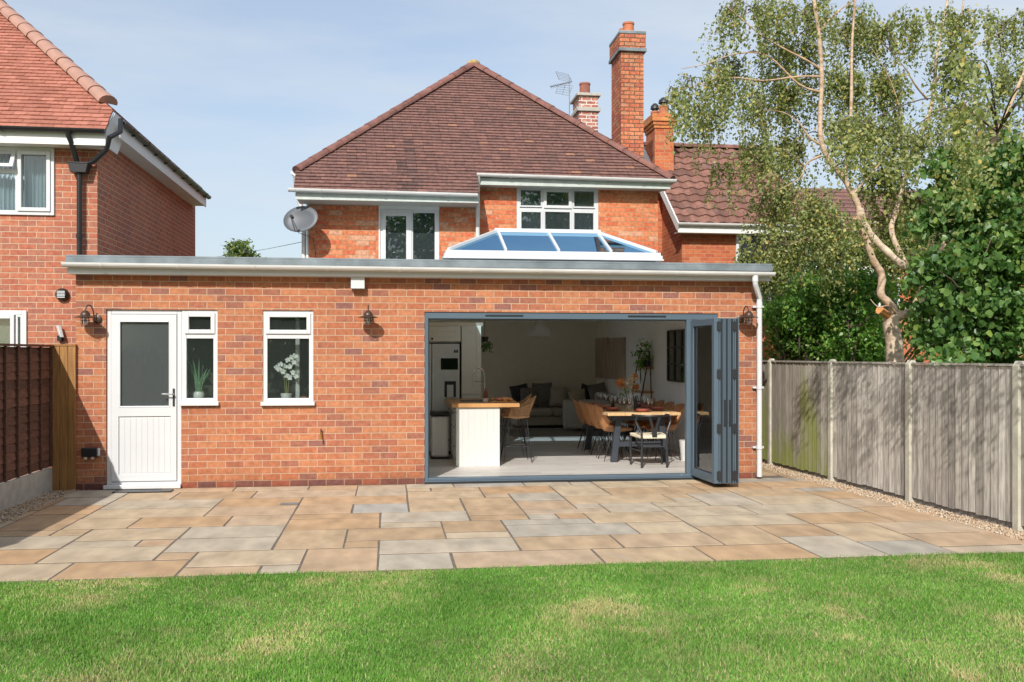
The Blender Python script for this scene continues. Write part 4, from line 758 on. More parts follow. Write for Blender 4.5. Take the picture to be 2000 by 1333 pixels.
# ================================================================ FENCES
def gpt(px, py): return G(px, py, 0)
fr = thing('board_fence', (FR(-1), -1, 0), 'weathered grey vertical board fence with concrete posts right of patio', 'fence')
posts = [1.46, -.38, -2.16, -3.93]; PT = 1.60; posts = [5.1, 3.28] + posts + [-5.7]
for y in posts:
    m = MB(); x = FR(y); m.prism([(x - .05, y - .045, -.05), (x + .05, y - .045, -.05), (x + .05, y - .045, PT - .05), (x + .02, y - .045, PT), (x - .02, y - .045, PT), (x - .05, y - .045, PT - .05)], (0, .09, 0)); m.build('post', CONCP, fr, bevel=.006)
rg = random.Random(8)
for i in range(len(posts) - 1):
    ya, yb = posts[i] - .045, posts[i + 1] + .045; n = 15 if i != 3 else 14; m = MB(); top = PT - .055
    for k in range(n):
        y0, y1 = ya + (yb - ya) * k / n, ya + (yb - ya) * (k + 1) / n; t = rg.uniform(-.006, .006); x0, x1 = FR(y0), FR(y1); h = top + rg.uniform(-.006, .003); zb = .05 + rg.uniform(-.01, .01)
        # feather edge: thick edge overlaps the next board
        m.add([(x0 - .024, y0, zb), (x1 - .006 + t * .3, y1 - .014, zb), (x1 + .004, y1 - .014, zb), (x0 - .006, y0, zb), (x0 - .023 + t * .6, y0, h), (x1 - .006, y1 - .014, h), (x1 + .004, y1 - .014, h), (x0 - .006, y0, h)],
              [(0, 3, 2, 1), (4, 5, 6, 7), (0, 1, 5, 4), (1, 2, 6, 5), (2, 3, 7, 6), (3, 0, 4, 7)], rg.random())
    p = m.build('panel', FENG if i in (1, 2) else FENR, fr)
    m = MB(); m.beam((FR(ya) - .01, ya, top + .016), (FR(yb) - .01, yb, top + .016), .05, .022, c=.6); m.build('capping_rail', FENR, p)
    m = MB(); m.beam((FR(ya) + .02, ya, .0), (FR(yb) + .02, yb, .0), .03, .12, c=.1); m.build('gravel_board', FENR, p)
fl = thing('lap_fence', (XLF, -2, 0), 'dark brown overlapping board fence on a concrete gravel board at the left edge', 'fence')
FT = 1.765; FBc = .30
pl = [-.06, -1.93, -3.8, -5.67]
for k in range(3):
    ya, yb = pl[k], pl[k + 1] + .1; m = MB(); z = FBc; r_ = 0
    while z < FT - .05:
        h = .125; n = 12; vs = []
        wob = [rg.uniform(-.008, .008) for _ in range(n + 1)]; c = rg.random()
        for j in range(n):
            y0, y1 = ya + (yb - ya) * j / n, ya + (yb - ya) * (j + 1) / n
            zt = min(z + h, FT - .02)
            m.add([(XLF + .012, y0, z + wob[j]), (XLF + .012, y1, z + wob[j + 1]), (XLF - .002, y1, zt), (XLF - .002, y0, zt), (XLF - .008, y0, z + wob[j]), (XLF - .008, y1, z + wob[j + 1])], [(0, 1, 2, 3), (0, 4, 5, 1)], c)
        z += .098
    p = m.build('panel', FENL, fl, recalc=False)
    m = MB()
    for y in [ya - .02 + (yb - ya + .04) * q / 5 for q in range(6)]: m.box(XLF + .010, XLF + .034, y - .019, y + .019, FBc, FT - .01, c=.3)
    m.build('batten', FENL, p)
    m = MB(); m.box(XLF - .03, XLF + .045, yb, ya, FT - .012, FT + .012, c=.5); m.build('capping_rail', FENL, p)
    m = MB(); m.box(XLF - .02, XLF + .03, yb, ya, -.05, FBc - .01); m.build('gravel_board', CONC, fl, bevel=.006)
    m = MB(); y = yb - .05; m.box(XLF - .05, XLF + .05, y - .045, y + .045, -.1, FT + .03); m.build('post', CONCP, fl, bevel=.006)
gt = thing('timber_panel', (-3.95, -.03, 0), 'golden timber boarded panel between the brown fence and brick wall', 'fence panel')
ga, gb = wx(102, -.03), wx(149, -.03) - .0; gt_z = wz(125, 674, -.03)
for k in range(3):
    m = MB(); u = (gb - ga) / 3; m.box(ga + u * k + .002, ga + u * (k + 1) - .002, -.05, -.028, .0, gt_z - .012); m.build('board', GATE, gt, bevel=.004)
m = MB(); m.box(ga - .005, gb + .0, -.06, .02, gt_z - .011, gt_z + .006); m.build('capping_rail', FENL if False else GATE, gt)
# ================================================================ FOLIAGE
def leaves_np(P, size, rs, droop=.5, asp=.62, fold=0):
    n = len(P); s = size * rs.uniform(.45, 1.35, n)
    d = rs.normal(size=(n, 3)); d[:, 2] -= droop * 2; d /= np.linalg.norm(d, axis=1)[:, None]
    e = rs.normal(size=(n, 3)); e -= d * (e * d).sum(1)[:, None]; e /= np.linalg.norm(e, axis=1)[:, None]
    V = np.empty((n, 4, 3)); V[:, 0] = P; V[:, 1] = P + d * (s * .45)[:, None] + e * (s * asp * .5)[:, None]; V[:, 2] = P + d * s[:, None]; V[:, 3] = P + d * (s * .45)[:, None] - e * (s * asp * .5)[:, None]
    return V
def leaf_obj(name, P, size, mat, root, seed=1, droop=.5, asp=.62, lobes=False):
    rs = np.random.RandomState(seed); V = leaves_np(P, size, rs, droop, asp); n = len(P)
    if lobes:  # broad leaf with shoulders, folded a little along its rib
        a, b, c, d = (V[:, i] for i in range(4)); ax = c - a; nr = np.cross(ax, b - d); nr /= np.linalg.norm(nr, axis=1)[:, None]; f = nr * (size * .10)
        pts = [a, a + (b - a) * .95 - ax * .12 + f, a + ax * .62 + (b - d) * .42 + f, c, a + ax * .62 - (b - d) * .42 + f, a + (d - a) * .95 - ax * .12 + f]
        V6 = np.stack(pts, 1); q = np.arange(n)[:, None] * 6; F = np.concatenate([q + np.array([0, 1, 2, 3]), q + np.array([0, 3, 4, 5])]); cc = rs.rand(n)
        return mesh_np(name, V6.reshape(-1, 3), F, np.concatenate([cc, cc]), mat, root)
    return mesh_np(name, V.reshape(-1, 3), np.arange(n * 4).reshape(n, 4), rs.rand(n), mat, root)
def blob_pts(bl, per, rs, shell=.35, dens=45):
    """bl: (centre, radii, weight) ellipsoids; clumped sub-clusters inside each"""
    out = []
    for c, r, wgt in bl:
        n = int(per * wgt * (r[0] * r[1] * r[2]) ** (2 / 3)); k = max(4, n // dens)
        u = rs.normal(size=(k, 3)); u /= np.linalg.norm(u, axis=1)[:, None]; q = u * (rs.uniform(shell, 1.05, (k, 1))) * np.array(r) + np.array(c)
        ids = rs.randint(0, k, n); out.append(q[ids] + rs.normal(size=(n, 3)) * np.array([.11, .11, .08]) * max(.6, min(r) / .45))
    return np.concatenate(out)
# ---- birch
YB = .7
bi = thing('silver_birch', tuple(W(1748, 715, YB).xy) + (0,), 'tall silver birch with bent pale trunk and drooping leafy twigs behind the fence', 'tree')
def PB(l, r0, r1, dy=0., k=4):
    pts = [W(a, b, YB + (q[0] if q else 0) + dy) for a, b, *q in l]; pts = smooth_pts(pts, k); n = len(pts)
    return pts, [r0 + (r1 - r0) * i / (n - 1) for i in range(n)]
m = MB(); limbs = []
def limb(l, r0, r1, c=.5):
    p, r = PB(l, r0 * .86, r1 * .86); r = [x * (1 + .08 * math.sin(i * 1.7)) for i, x in enumerate(r)]; m.tube(p, r, 10, c=c); limbs.extend([(q, rr) for q, rr in zip(p, r)])
base = W(1748, 715, YB); 
p0 = [Vector((base.x + .02, YB, -.1)), Vector((base.x, YB, .8)), base, W(1746, 670, YB), W(1740, 635, YB), W(1742, 612, YB)]; pp = smooth_pts(p0, 4); m.tube(pp, [.14 - .035 * i / (len(pp) - 1) for i in range(len(pp))], 12, c=.7)
limb([(1738, 625), (1752, 618), (1775, 608), (1792, 594), (1800, 560), (1790, 520)], .095, .07, .6)
limb([(1748, 640), (1745, 606), (1733, 590), (1720, 574), (1723, 545), (1718, 528), (1705, 508), (1692, 468), (1679, 440), (1677, 405), (1665, 380), (1650, 352), (1628, 325), (1612, 300), (1603, 270), (1602, 225), (1605, 150), (1600, 75), (1590, 0), (1585, -60)], .072, .030, .35)
limb([(1790, 520, .1), (1765, 520), (1734, 493), (1710, 470), (1689, 440), (1679, 408)], .062, .06, .9)
limb([(1650, 350), (1654, 311), (1660, 262), (1663, 180), (1664, 90), (1670, 0), (1672, -60)], .040, .013, .4)
limb([(1800, 560, .1), (1760, 500, .5), (1741, 450, .6), (1750, 415, .6), (1761, 370, .6), (1785, 295, .6), (1814, 225, .6), (1825, 169, .6), (1829, 112, .6), (1851, 0, .6), (1860, -60, .6)], .055, .020, .6)
limb([(1822, 180, .6), (1844, 124, .6), (1874, 45, .6), (1885, -20, .6)], .024, .014, .4)
limb([(1800, 560), (1850, 470, -.2), (1905, 345, -.3), (1949, 259, -.3), (1975, 200, -.3), (1997, 150, -.3), (2040, 60, -.3)], .055, .022, .3)
limb([(1750, 612, -.1), (1735, 598, -.25), (1715, 600, -.3), (1700, 585, -.3)], .02, .006, .5)
for l in ([(1603, 135), (1575, 118), (1525, 92), (1480, 64), (1450, 38), (1418, 12)], [(1604, 150), (1560, 150), (1490, 158), (1430, 152), (1370, 165), (1305, 182)], [(1603, 180), (1560, 165), (1500, 110), (1440, 105), (1380, 125), (1330, 135)], [(1608, 285), (1582, 270), (1560, 240), (1530, 220), (1490, 215)],
          [(1680, 430), (1640, 425), (1600, 415), (1570, 402), (1545, 395)], [(1677, 445), (1640, 450), (1590, 460), (1540, 480)], [(1665, 380), (1710, 330), (1760, 250), (1740, 160), (1700, 90)], [(1812, 195, .6), (1790, 170, .5), (1765, 130, .4), (1740, 100, .3)], [(1603, 305), (1575, 320), (1560, 350), (1500, 380)], [(1600, 60), (1640, 20), (1700, -20)], [(1829, 112, .6), (1900, 90, .3), (1960, 60, .3)], [(1949, 259, -.3), (1900, 220, -.2), (1870, 180, 0)]):
    limb(l, .02, .004, .1)
tr = m.build('trunk', BARK, bi, smooth=True)
m = MB(); c = W(1722, 608, YB - .05); m.tube([W(1742, 622, YB), W(1727, 612, YB - .08), W(1718, 606, YB - .16)], [.06, .055, .06], 10); m.build('cut_stub', CUT, bi, smooth=True)
rs = np.random.RandomState(12)
BL = [(1470, 20, 65, 45, 1), (1415, 40, 35, 45, .6), (1570, 30, 70, 60, 1), (1540, 100, 75, 60, 1.3), (1410, 165, 75, 35, .9), (1345, 158, 50, 24, 1.3), (1318, 190, 24, 20, 1.2), (1425, 20, 30, 30, 1), (1440, 130, 60, 40, 1), (1470, 215, 55, 60, 1.1), (1545, 190, 60, 80, 1.4), (1500, 300, 60, 60, 1.2), (1560, 290, 45, 70, 1.2),
      (1525, 390, 60, 60, 1.5), (1590, 400, 50, 55, 1.3), (1412, 340, 20, 60, .7), (1400, 230, 45, 40, .6), (1520, 470, 60, 45, 1.4), (1470, 500, 35, 35, 1.1), (1650, 60, 60, 70, 1.2), (1640, 170, 50, 70, 1.4), (1655, 250, 55, 50, 1.5), (1725, 60, 60, 60, 1.1), (1720, 170, 60, 70, 1.5), (1720, 260, 60, 60, 1.5), (1700, 340, 30, 35, 1.0),
      (1740, 350, 60, 55, 1.4), (1790, 60, 60, 40, .8), (1800, 280, 60, 60, 1.3), (1870, 40, 70, 50, 1.1), (1960, 50, 60, 60, 1.1), (1880, 130, 70, 50, 1.0), (1960, 160, 60, 60, 1.1), (1860, 230, 80, 55, 1.3), (1800, 400, 60, 50, 1.2), (1640, 440, 50, 45, 1.2), (1740, 440, 60, 50, 1.3), (1950, 270, 60, 60, 1.1), (1790, 500, 60, 45, 1.1), (1640, 505, 50, 35, 1.0), (1870, 310, 70, 50, 1.3), (1340, 215, 40, 18, .35), (1375, 195, 30, 60, .35)]
P = []; TW = MB(); s_ = 1850 / 13.6
LP = np.array([tuple(q) for q, r in limbs])
for (px, py, rx, ry, wg) in BL:
    c = W(px, py, YB + rs.uniform(-.15, 1.0)); R3 = np.array([rx / s_, min(rx, ry) / s_ * 1.1, ry / s_])
    j = np.argmin(((LP - np.array(c)) ** 2).sum(1)); a = Vector(LP[j]); md = a.lerp(c, .5) + Vector((0, 0, .12)); pts = smooth_pts([a, md, c], 4); TW.tube(pts, [.012 - .009 * i / (len(pts) - 1) for i in range(len(pts))], 5, c=.2)
    nb = max(2, int(rx * ry / 500 * wg + rs.uniform(-.5, 1.5)))
    for b_ in range(nb):
        u = rs.normal(size=3); u[2] = abs(u[2]) * .5 + .1; u /= np.linalg.norm(u); e = np.array(c) + u * R3 * rs.uniform(.75, 1.15); c0 = np.array(c) - u * R3 * .2
        mid = (c0 + e) / 2 + np.array([0, 0, .10]); bt_ = [c0 * (1 - t) ** 2 + 2 * mid * t * (1 - t) + e * t * t for t in np.linspace(0, 1, 6)]; TW.tube([tuple(q) for q in bt_], [.006, .005, .004, .003, .0025, .002], 4, cap=False, c=.1)
        for i in range(rs.randint(7, 11)):
            t = rs.uniform(.15, 1.05); p = c0 * (1 - t) ** 2 + 2 * mid * t * (1 - t) + e * t * t + rs.normal(size=3) * .035
            Ln = rs.uniform(.22, .8); k = int(Ln / .0175); tt = np.linspace(0, 1, k); dr = u[:2] * .10 + rs.normal(size=2) * .07
            q = np.stack([p[0] + dr[0] * tt ** .6, p[1] + dr[1] * tt ** .6, p[2] - Ln * tt ** 1.2], 1) + rs.normal(size=(k, 3)) * .027
            P.append(q)
            if i % 2 == 0: TW.tube([tuple(p), (p[0] + dr[0] * .6, p[1] + dr[1] * .6, p[2] - Ln * .4), (p[0] + dr[0], p[1] + dr[1], p[2] - Ln)], [.0025, .002, .001], 3, cap=False, c=.1)
PN = []
for (x, y, z, r) in ((4.8, -3.5, 3.45, .36), (4.65, -3.15, 3.75, .32), (4.95, -4.7, 3.25, .40), (5.0, -5.6, 3.3, .5), (5.35, -5.1, 3.1, .45), (5.2, -4.1, 3.7, .35), (5.0, -6.4, 3.4, .5), (4.6, -5.2, 3.8, .4)):
    a = W(1949, 259, YB - .3); c = Vector((x, y, z)); TW.tube(smooth_pts([a, a.lerp(c, .5) + Vector((0, 0, .5)), c + Vector((0, 0, .2))], 5), [.014, .003] and [.015 - .012 * i / 10 for i in range(11)], 5, c=.2)
    for i in range(25):
        u = rs.normal(size=3); u /= np.linalg.norm(u); p = np.array(c) + u * r * rs.uniform(.2, 1.05); Ln = rs.uniform(.2, .6); k = int(Ln / .02); t = np.linspace(0, 1, k)
        PN.append(np.stack([p[0] + 0 * t, p[1] + 0 * t, p[2] + .2 - Ln * t], 1) + rs.normal(size=(k, 3)) * .04)
TW.build('twigs', TWIG, bi, recalc=False)
P = np.concatenate(P); leaf_obj('crown', P, .050, LEAFB, bi, 3, .45, .72); leaf_obj('low_branch_leaves', np.concatenate(PN), .045, LEAFB, bi, 7, .45, .72)
# ---- shrubs: dense evergreen behind the fence, broad-leaved tree at the right, others
def shrub(name, loc, label, cat, blobs, per, size, mat, seed, stems=9, asp=.6, droop=.2, group=None, lobes=False):
    t = thing(name, loc, label, cat, group); rs = np.random.RandomState(seed); P = blob_pts(blobs, per, rs, dens=38 if lobes else 45)
    sp = []
    for c, r, wg in blobs:
        for _ in range(int(7 * wg)):
            u = rs.normal(size=3); u[2] = abs(u[2]) * .6; u /= np.linalg.norm(u); a0 = np.array(c) + u * np.array(r) * .8; Ln = rs.uniform(.2, .5) * (min(r) / .45) ** .5; k = int(Ln / (size * .28)) + 4; tt = np.linspace(0, 1, k)[:, None]
            sp.append(a0 + u * Ln * tt + np.array([0, 0, -.35]) * Ln * tt ** 2 + rs.normal(size=(k, 3)) * size * .35)
    P = np.concatenate([P] + sp); P = P[P[:, 2] > .05]; leaf_obj('crown', P, size, mat, t, seed, droop, asp, lobes)
    m = MB(); b0 = Vector(loc); rg = random.Random(seed)
    for i in range(stems):
        c, r, _ = blobs[i % len(blobs)]; e = Vector(c) + Vector([rg.uniform(-.7, .7) * q for q in r]); st = b0 + Vector((rg.uniform(-.15, .15), rg.uniform(-.1, .1), 0))
        p = smooth_pts([st, st.lerp(e, .45) + Vector((rg.uniform(-.15, .15), rg.uniform(-.15, .15), .15)), e], 4); m.tube(p, [.035 - .03 * k / (len(p) - 1) for k in range(len(p))], 6, c=.3)
        for _ in range(4):
            q = p[rg.randint(3, len(p) - 1)]; f = q + Vector((rg.uniform(-.5, .5), rg.uniform(-.5, .3), rg.uniform(-.1, .5))); m.tube([q, q.lerp(f, .5) + Vector((0, 0, .05)), f], [.01, .007, .003], 4, c=.2)
    m.build('stems', TWIG, t, smooth=True); return t
def bl(px, py, rx, ry, Y, wg=1, dep=None):
    c = W(px, py, Y); s = FPX / ((c - CAM).dot(_F)); return (tuple(c), (rx / s, dep or (rx / s), ry / s), wg)
Yh = 4.0
shrub('evergreen_shrub', tuple(W(1560, 700, Yh).xy) + (0,), 'glossy dark green shrub directly right of the brick extension corner', 'shrub', [bl(1535, 610, 55, 45, Yh), bl(1590, 565, 60, 45, Yh), bl(1550, 660, 60, 40, Yh + .3), bl(1600, 640, 55, 60, Yh, 1.2), bl(1530, 710, 50, 50, Yh + .3, .6), bl(1600, 720, 50, 50, Yh)], 9500, .082, LEAFD, 31, stems=22)
shrub('evergreen_shrub', tuple(W(1680, 700, 3.2).xy) + (0,), 'bright leaved shrub between the first shrub and birch trunk', 'shrub', [bl(1670, 610, 50, 55, 3.2), bl(1690, 670, 50, 45, 3.0, 1.2), bl(1640, 690, 45, 35, 3.1), bl(1650, 560, 50, 40, 3.4), bl(1710, 720, 40, 40, 3.1), bl(1700, 560, 40, 45, 3.4, .8)], 9500, .082, LEAFD, 32, stems=14)
shrub('yellow_green_shrub', tuple(W(1620, 700, 6).xy) + (0,), 'loose yellowish green shrub rising behind the evergreen shrubs', 'shrub', [bl(1520, 540, 50, 40, 6.2, .8), bl(1580, 500, 55, 45, 6.2), bl(1650, 490, 60, 50, 6.2), bl(1480, 545, 25, 30, 6.6, .5), bl(1720, 500, 60, 60, 6), bl(1600, 440, 50, 40, 6.4, .7), bl(1800, 500, 60, 90, 5.6, 1), bl(1860, 600, 70, 70, 5.4, .8)], 5200, .085, LEAFY, 33)
YT = -1.6
shrub('broad_leaved_tree', (7.6, -.6, 0), 'dark broad leaved tree overhanging the fence at the right edge', 'tree', [bl(1930, 400, 80, 80, YT + .4), bl(1870, 340, 60, 45, YT + .8, .7), bl(1975, 330, 60, 60, YT + .2), bl(1860, 430, 55, 60, YT + .6), bl(1920, 520, 85, 80, YT + .2, 1.2), bl(1990, 480, 60, 90, YT), bl(1850, 540, 55, 60, YT + .5), bl(1830, 620, 50, 45, YT + .6), bl(1900, 620, 75, 65, YT + .1, 1.2), bl(1980, 640, 70, 65, YT - .2), bl(1860, 690, 45, 28, YT - .1, 1), bl(1878, 715, 22, 20, YT - .5, 1.2), bl(1815, 650, 25, 40, YT + .7, .7), bl(1950, 695, 50, 25, YT, .8), bl(2060, 450, 90, 180, YT - .3), bl(2060, 640, 80, 70, YT - .3)], 4300, .088, LEAFM, 34, stems=26, asp=.95, droop=.6, lobes=True)
shrub('back_tree', (9.5, 6.5, 0), 'mid green tree filling the gap behind the broad leaved tree', 'tree', [bl(1880, 450, 90, 80, 6.5), bl(1960, 560, 80, 90, 6), bl(1980, 400, 70, 80, 6.4), bl(1800, 600, 60, 80, 6), bl(1740, 640, 50, 70, 5.6, .8), bl(1900, 660, 90, 60, 5.6)], 3000, .10, LEAFD, 35)
shrub('distant_tree', tuple(W(470, 600, 24).xy) + (0,), 'small round green tree top showing over the flat roof edge', 'tree', [bl(470, 490, 24, 18, 24, 1, .8), bl(456, 500, 14, 12, 24, 1, .6), bl(487, 500, 14, 10, 24, 1, .6), bl(470, 560, 30, 60, 24, .5, 1)], 4500, .12, LEAFY, 36)
# garden trees on the photographer's side, seen in the window reflections
for k, (x, y, r) in enumerate(((-9, -30, 3.2), (-3.5, -33, 3.6), (3, -31, 3.4), (9.5, -32, 3.8), (15, -29, 3.4))):
    shrub('garden_tree', (x, y, 0), ['round garden tree seen mirrored in the upper windows', 'second garden tree mirrored in the upper windows', 'third garden tree mirrored in the upper windows', 'fourth garden tree mirrored in the upper windows', 'fifth garden tree mirrored in the upper windows'][k], 'tree', [((x, y, 8.2), (r, r * .8, 5), 1), ((x, y, 3.3), (r, r * .8, 3), 1), ((x, y, 1.3), (r, r * .7, 1.2), .7)], 420, .42, LEAFD, 50 + k, group='trees at the lower end of the garden')
# ================================================================ THINGS ON THE WALLS
def wall_lamp(x, label, turn=0):
    c = W(x, 622, -.20); t = lthing('wall_lamp', (c.x, 0, c.z), label, 'wall lamp', 'cage wall lamps on the extension')
    ox = turn; m = MB(); m.lathe([(.055, .0), (.055, .018), (.03, .03), (.02, .03)], (ox, 0, .0), 16, 'y'); m.build('wall_plate', RUST, t, smooth=True)
    m = MB(); m.tube(smooth_pts([(ox, -.03, .0), (ox * .8, -.07, .02), (ox * .7, -.085, .10), (ox * .45, -.115, .155), (ox * .2, -.16, .155), (0, -.19, .10), (0, -.19, .06)], 4), .008, 8); m.build('arm', RUST, t, smooth=True)
    m = MB(); m.lathe([(.015, .095), (.035, .085), (.05, .062), (.055, .055), (.055, .035), (.125, .012), (.128, .008), (.05, .022), (.015, .03)], (0, -.19, 0), 20); m.build('lamp_shade', RUST, t, smooth=True)
    m = MB(); m.lathe([(.036, .02), (.040, -.02), (.036, -.075), (.02, -.085)], (0, -.19, 0), 14); m.build('glass_jar', CLEAR, t, smooth=True)
    m = MB()
    for k in range(6): a = k * math.pi / 3; m.tube([(.05 * math.cos(a), -.19 + .05 * math.sin(a), .03), (.052 * math.cos(a), -.19 + .052 * math.sin(a), -.03), (.046 * math.cos(a), -.19 + .046 * math.sin(a), -.095)], .0028, 5)
    for z, r in ((-.03, .052), (-.095, .046)): m.tube([(r * math.cos(q * math.pi / 8), -.19 + r * math.sin(q * math.pi / 8), z) for q in range(17)], .0028, 5)
    m.build('cage', RUST, t); m = MB(); m.lathe([(.012, .03), (.016, -.01), (.022, -.035), (.012, -.058), (.002, -.06)], (0, -.19, 0), 10); m.build('bulb', CERAM, t, smooth=True)
wall_lamp(166, 'cage wall lamp at the far left above the brown fence', .085); wall_lamp(719, 'cage wall lamp between the small window and folding doors', .0); wall_lamp(1463, 'cage wall lamp half hidden behind the folded door leaves', -.045)
c = W(175, 884, -.04); t = lthing('outdoor_socket', (c.x, 0, c.z), 'black double weatherproof socket low on the wall left of the back door', 'socket')
m = MB(); m.box(-.095, .095, -.065, -.001, -.055, .055); m.build('cover', BLK, t, bevel=.012); m = MB(); m.box(.06, .115, -.045, -.001, -.045, .05); m.build('side_box', STEELG, t, bevel=.006)
for x in (-.05, .03): m = MB(); m.lathe([(.022, -.085), (.018, -.05)], (x, -.035, 0), 10); m.build('cable_gland', CONCP, t)
c = W(627, 850, -.05); t = lthing('garden_tap', (c.x, 0, c.z), 'small brass outside tap on the brick wall', 'tap'); BR = M('brass', (.6, .38, .1), .3, metal=.9)
m = MB(); m.tube([(0, 0, -.005), (0, -.05, -.005), (0, -.075, -.02), (0, -.08, -.055)], .011, 8); m.lathe([(.012, -.005), (.012, .03)], (0, -.04, 0), 8); m.build('spout', BR, t, smooth=True); m = MB(); m.box(-.008, .008, -.05, -.03, .03, .075); m.build('lever', IRON, t)
c = W(123, 576, YN); t = lthing('flue_cover', (c.x, YN, c.z), 'round black flue cap on the left neighbour wall', 'vent'); m = MB(); m.lathe([(.085, 0), (.085, .05), (.06, .08), (.03, .08)], (0, 0, 0), 18, 'y'); m.build('cap', BLK, t, smooth=True); m = MB()
for k in range(5): m.box(-.05, .05, -.088, -.081, -.045 + k * .02, -.035 + k * .02)
m.build('grille', STEELG, t)
c = W(117, 652, YN - .05); t = lthing('security_light', (c.x, YN, c.z), 'slim tilted floodlight above the timber panel', 'light'); m = MB(); m.box(-.03, .03, -.08, 0, -.10, -.02); m.build('mount', BLK, t, bevel=.005)
m = MB(); m.prism([(-.05, -.06, .11), (-.01, -.10, .11), (.035, -.12, -.05), (-.01, -.05, -.05)], (.03, .03, .0)); m.build('light_head', STEELG, t, bevel=.004)
# satellite dish, cable, aerial, wire
c = W(587, 428, YM - .55); t = thing('satellite_dish', (HX0, YM - .16, c.z - .02), 'grey oval satellite dish on left corner of main house', 'satellite dish'); o_ = ORG[t.name]
cc = c - o_; nrm = Vector((-.35, -.9, .30)).normalized(); ux = Vector((0, 0, 1)).cross(nrm).normalized(); uz = nrm.cross(ux); mb = MB(); k = 24; vs = [cc - nrm * .06]
for ri in (1, 2, 3):
    f = ri / 3
    for a in range(k): an = 2 * math.pi * a / k; vs.append(cc + ux * math.cos(an) * .31 * f + uz * math.sin(an) * .235 * f + nrm * (-.06 + .06 * f * f))
fs = [(0, 1 + (a + 1) % k, 1 + a) for a in range(k)] + [(1 + r * k + a, 1 + r * k + (a + 1) % k, 1 + (r + 1) * k + (a + 1) % k, 1 + (r + 1) * k + a) for r in range(2) for a in range(k)]
mb.v = vs; mb.f = fs
def loc_build(mb, *a, **k): 
    o = k['parent'] if 'parent' in k else a[2]; mb.v = [p + ORG[o.name] for p in mb.v]; return mb.build(*a, **k)
loc_build(mb, 'reflector', DISHM, t, smooth=True, solid=.008)
f = cc + nrm * .30 - uz * .10; mb = MB(); mb.tube([cc - uz * .22 - nrm * .02, cc - uz * .27 + nrm * .12, f - uz * .03], .010, 6); loc_build(mb, 'feed_arm', DISHM, t); mb = MB(); mb.tube([f - nrm * .05, f + nrm * .02], [.022, .03], 8); loc_build(mb, 'receiver', BLK, t)
mb = MB(); mb.tube([cc - nrm * .06, cc - nrm * .16, Vector((0.02, -.02, cc.z)), Vector((.02, .0, cc.z))], .018, 8); mb.box(-.02, .06, -.015, .0, cc.z - .1, cc.z + .1); loc_build(mb, 'bracket', DISHM, t)
mb = MB(); mb.tube([f, cc - uz * .25, (.10, -.03, -.25), (.14, -.02, -.5), (.13, -.02, -1.2)], .005, 5); loc_build(mb, 'cable', BLK, t)
ya_ = 10.3; b0 = W(1112, 195, ya_); t = thing('tv_aerial', tuple(b0), 'thin metal television aerial beside the whitewashed chimney', 'aerial'); sA = FPX / ((b0 - CAM).dot(_F))
def A(px, py, dy=0): return W(px, py, ya_ + dy)
m = MB(); m.tube([A(1112, 300), A(1112, 150)], .014, 6); m.build('mast', ALU, t)
m = MB(); m.tube([A(1075, 170, -.3), A(1117, 160, .1)], .012, 6)
for i in range(12): q = A(1076 + i * 3.3, 170 - i * .8, -.28 + i * .03); m.tube([q - Vector((.05, .13, .0)), q + Vector((.05, .13, .0))], .005, 4)
m.build('boom', ALU, t)
m = MB(); a, b, c, d = A(1085, 140), A(1110, 146), A(1117, 160), A(1092, 156)
for i in range(6): m.tube([a.lerp(d, i / 5), b.lerp(c, i / 5)], .004, 4)
m.tube([a, d], .007, 5); m.tube([b, c], .007, 5); a, b, c, d = A(1090, 166), A(1118, 168), A(1111, 187), A(1085, 182)
for i in range(5): m.tube([a.lerp(d, i / 4), b.lerp(c, i / 4)], .004, 4)
for f in (0, .5, 1): m.tube([a.lerp(b, f), d.lerp(c, f)], .007, 5)
m.build('reflector_grid', ALU, t)
m = MB(); m.tube([W(385, 506, 30), W(440, 500, 24), W(520, 487, 14), W(590, 473, 5.6), W(604, 462, 4.12)], .006, 4); o = m.build('telephone_wire', BLK, None); tag(o, 'thin telephone wire crossing the sky to the main house corner', 'wire')
# ground bits
c = G(283, 961); m = MB(); m.box(c.x - .36, c.x + .32, c.y - .08, c.y + .09, .0035, .016); tag(m.build('door_mat', IRON, bevel=.003), 'thin black mat on paving below the white back door', 'mat')
c = G(566, 985); m = MB(); m.box(c.x - .1, c.x + .1, c.y - .055, c.y + .055, .0035, .007); tag(m.build('drain_cover', LEAD), 'small dark drain cover set into the patio paving', 'drain cover')
# ================================================================ KITCHEN
yk = 3.1
t = thing('kitchen_cabinets', (1.2, yk, FL), 'tall cream kitchen cabinets around the steel fridge', 'kitchen cabinets'); ck0, ck1 = wx(901.5, yk), wx(940, yk); ktz = wz(880, 637, yk); fzt = wz(870, 669, yk)
m = MB(); m.box(-.15, ck0 - .012, yk + .03, yk + .62, fzt + .01, ktz); m.box(ck0, ck1, yk + .02, yk + .62, FL, ktz); m.build('carcass', SHAK, t)
m = MB(); m.prism([(-.15, yk + .02, ktz), (-.15, yk - .02, ktz + .055), (-.15, yk + .62, ktz + .055), (-.15, yk + .62, ktz)], (ck1 + .15 + .03, 0, 0)); m.build('cornice', SHAK, t)
def shaker(root, x0, x1, z0, z1, y, name='cabinet_door', mat=SHAK, knob=None):
    m = MB(); frame_y(m, x0, x1, z0, z1, y - .02, y, .075); m.box(x0 + .075, x1 - .075, y - .010, y - .001, z0 + .075, z1 - .075); o = m.build(name, mat, root, bevel=.003)
    if knob: m = MB(); m.ball((knob[0], y - .04, knob[1]), .018, 10, 6); m.tube([(knob[0], y - .02, knob[1]), (knob[0], y - .035, knob[1])], .007, 6); m.build('knob', IRON, o, smooth=True)
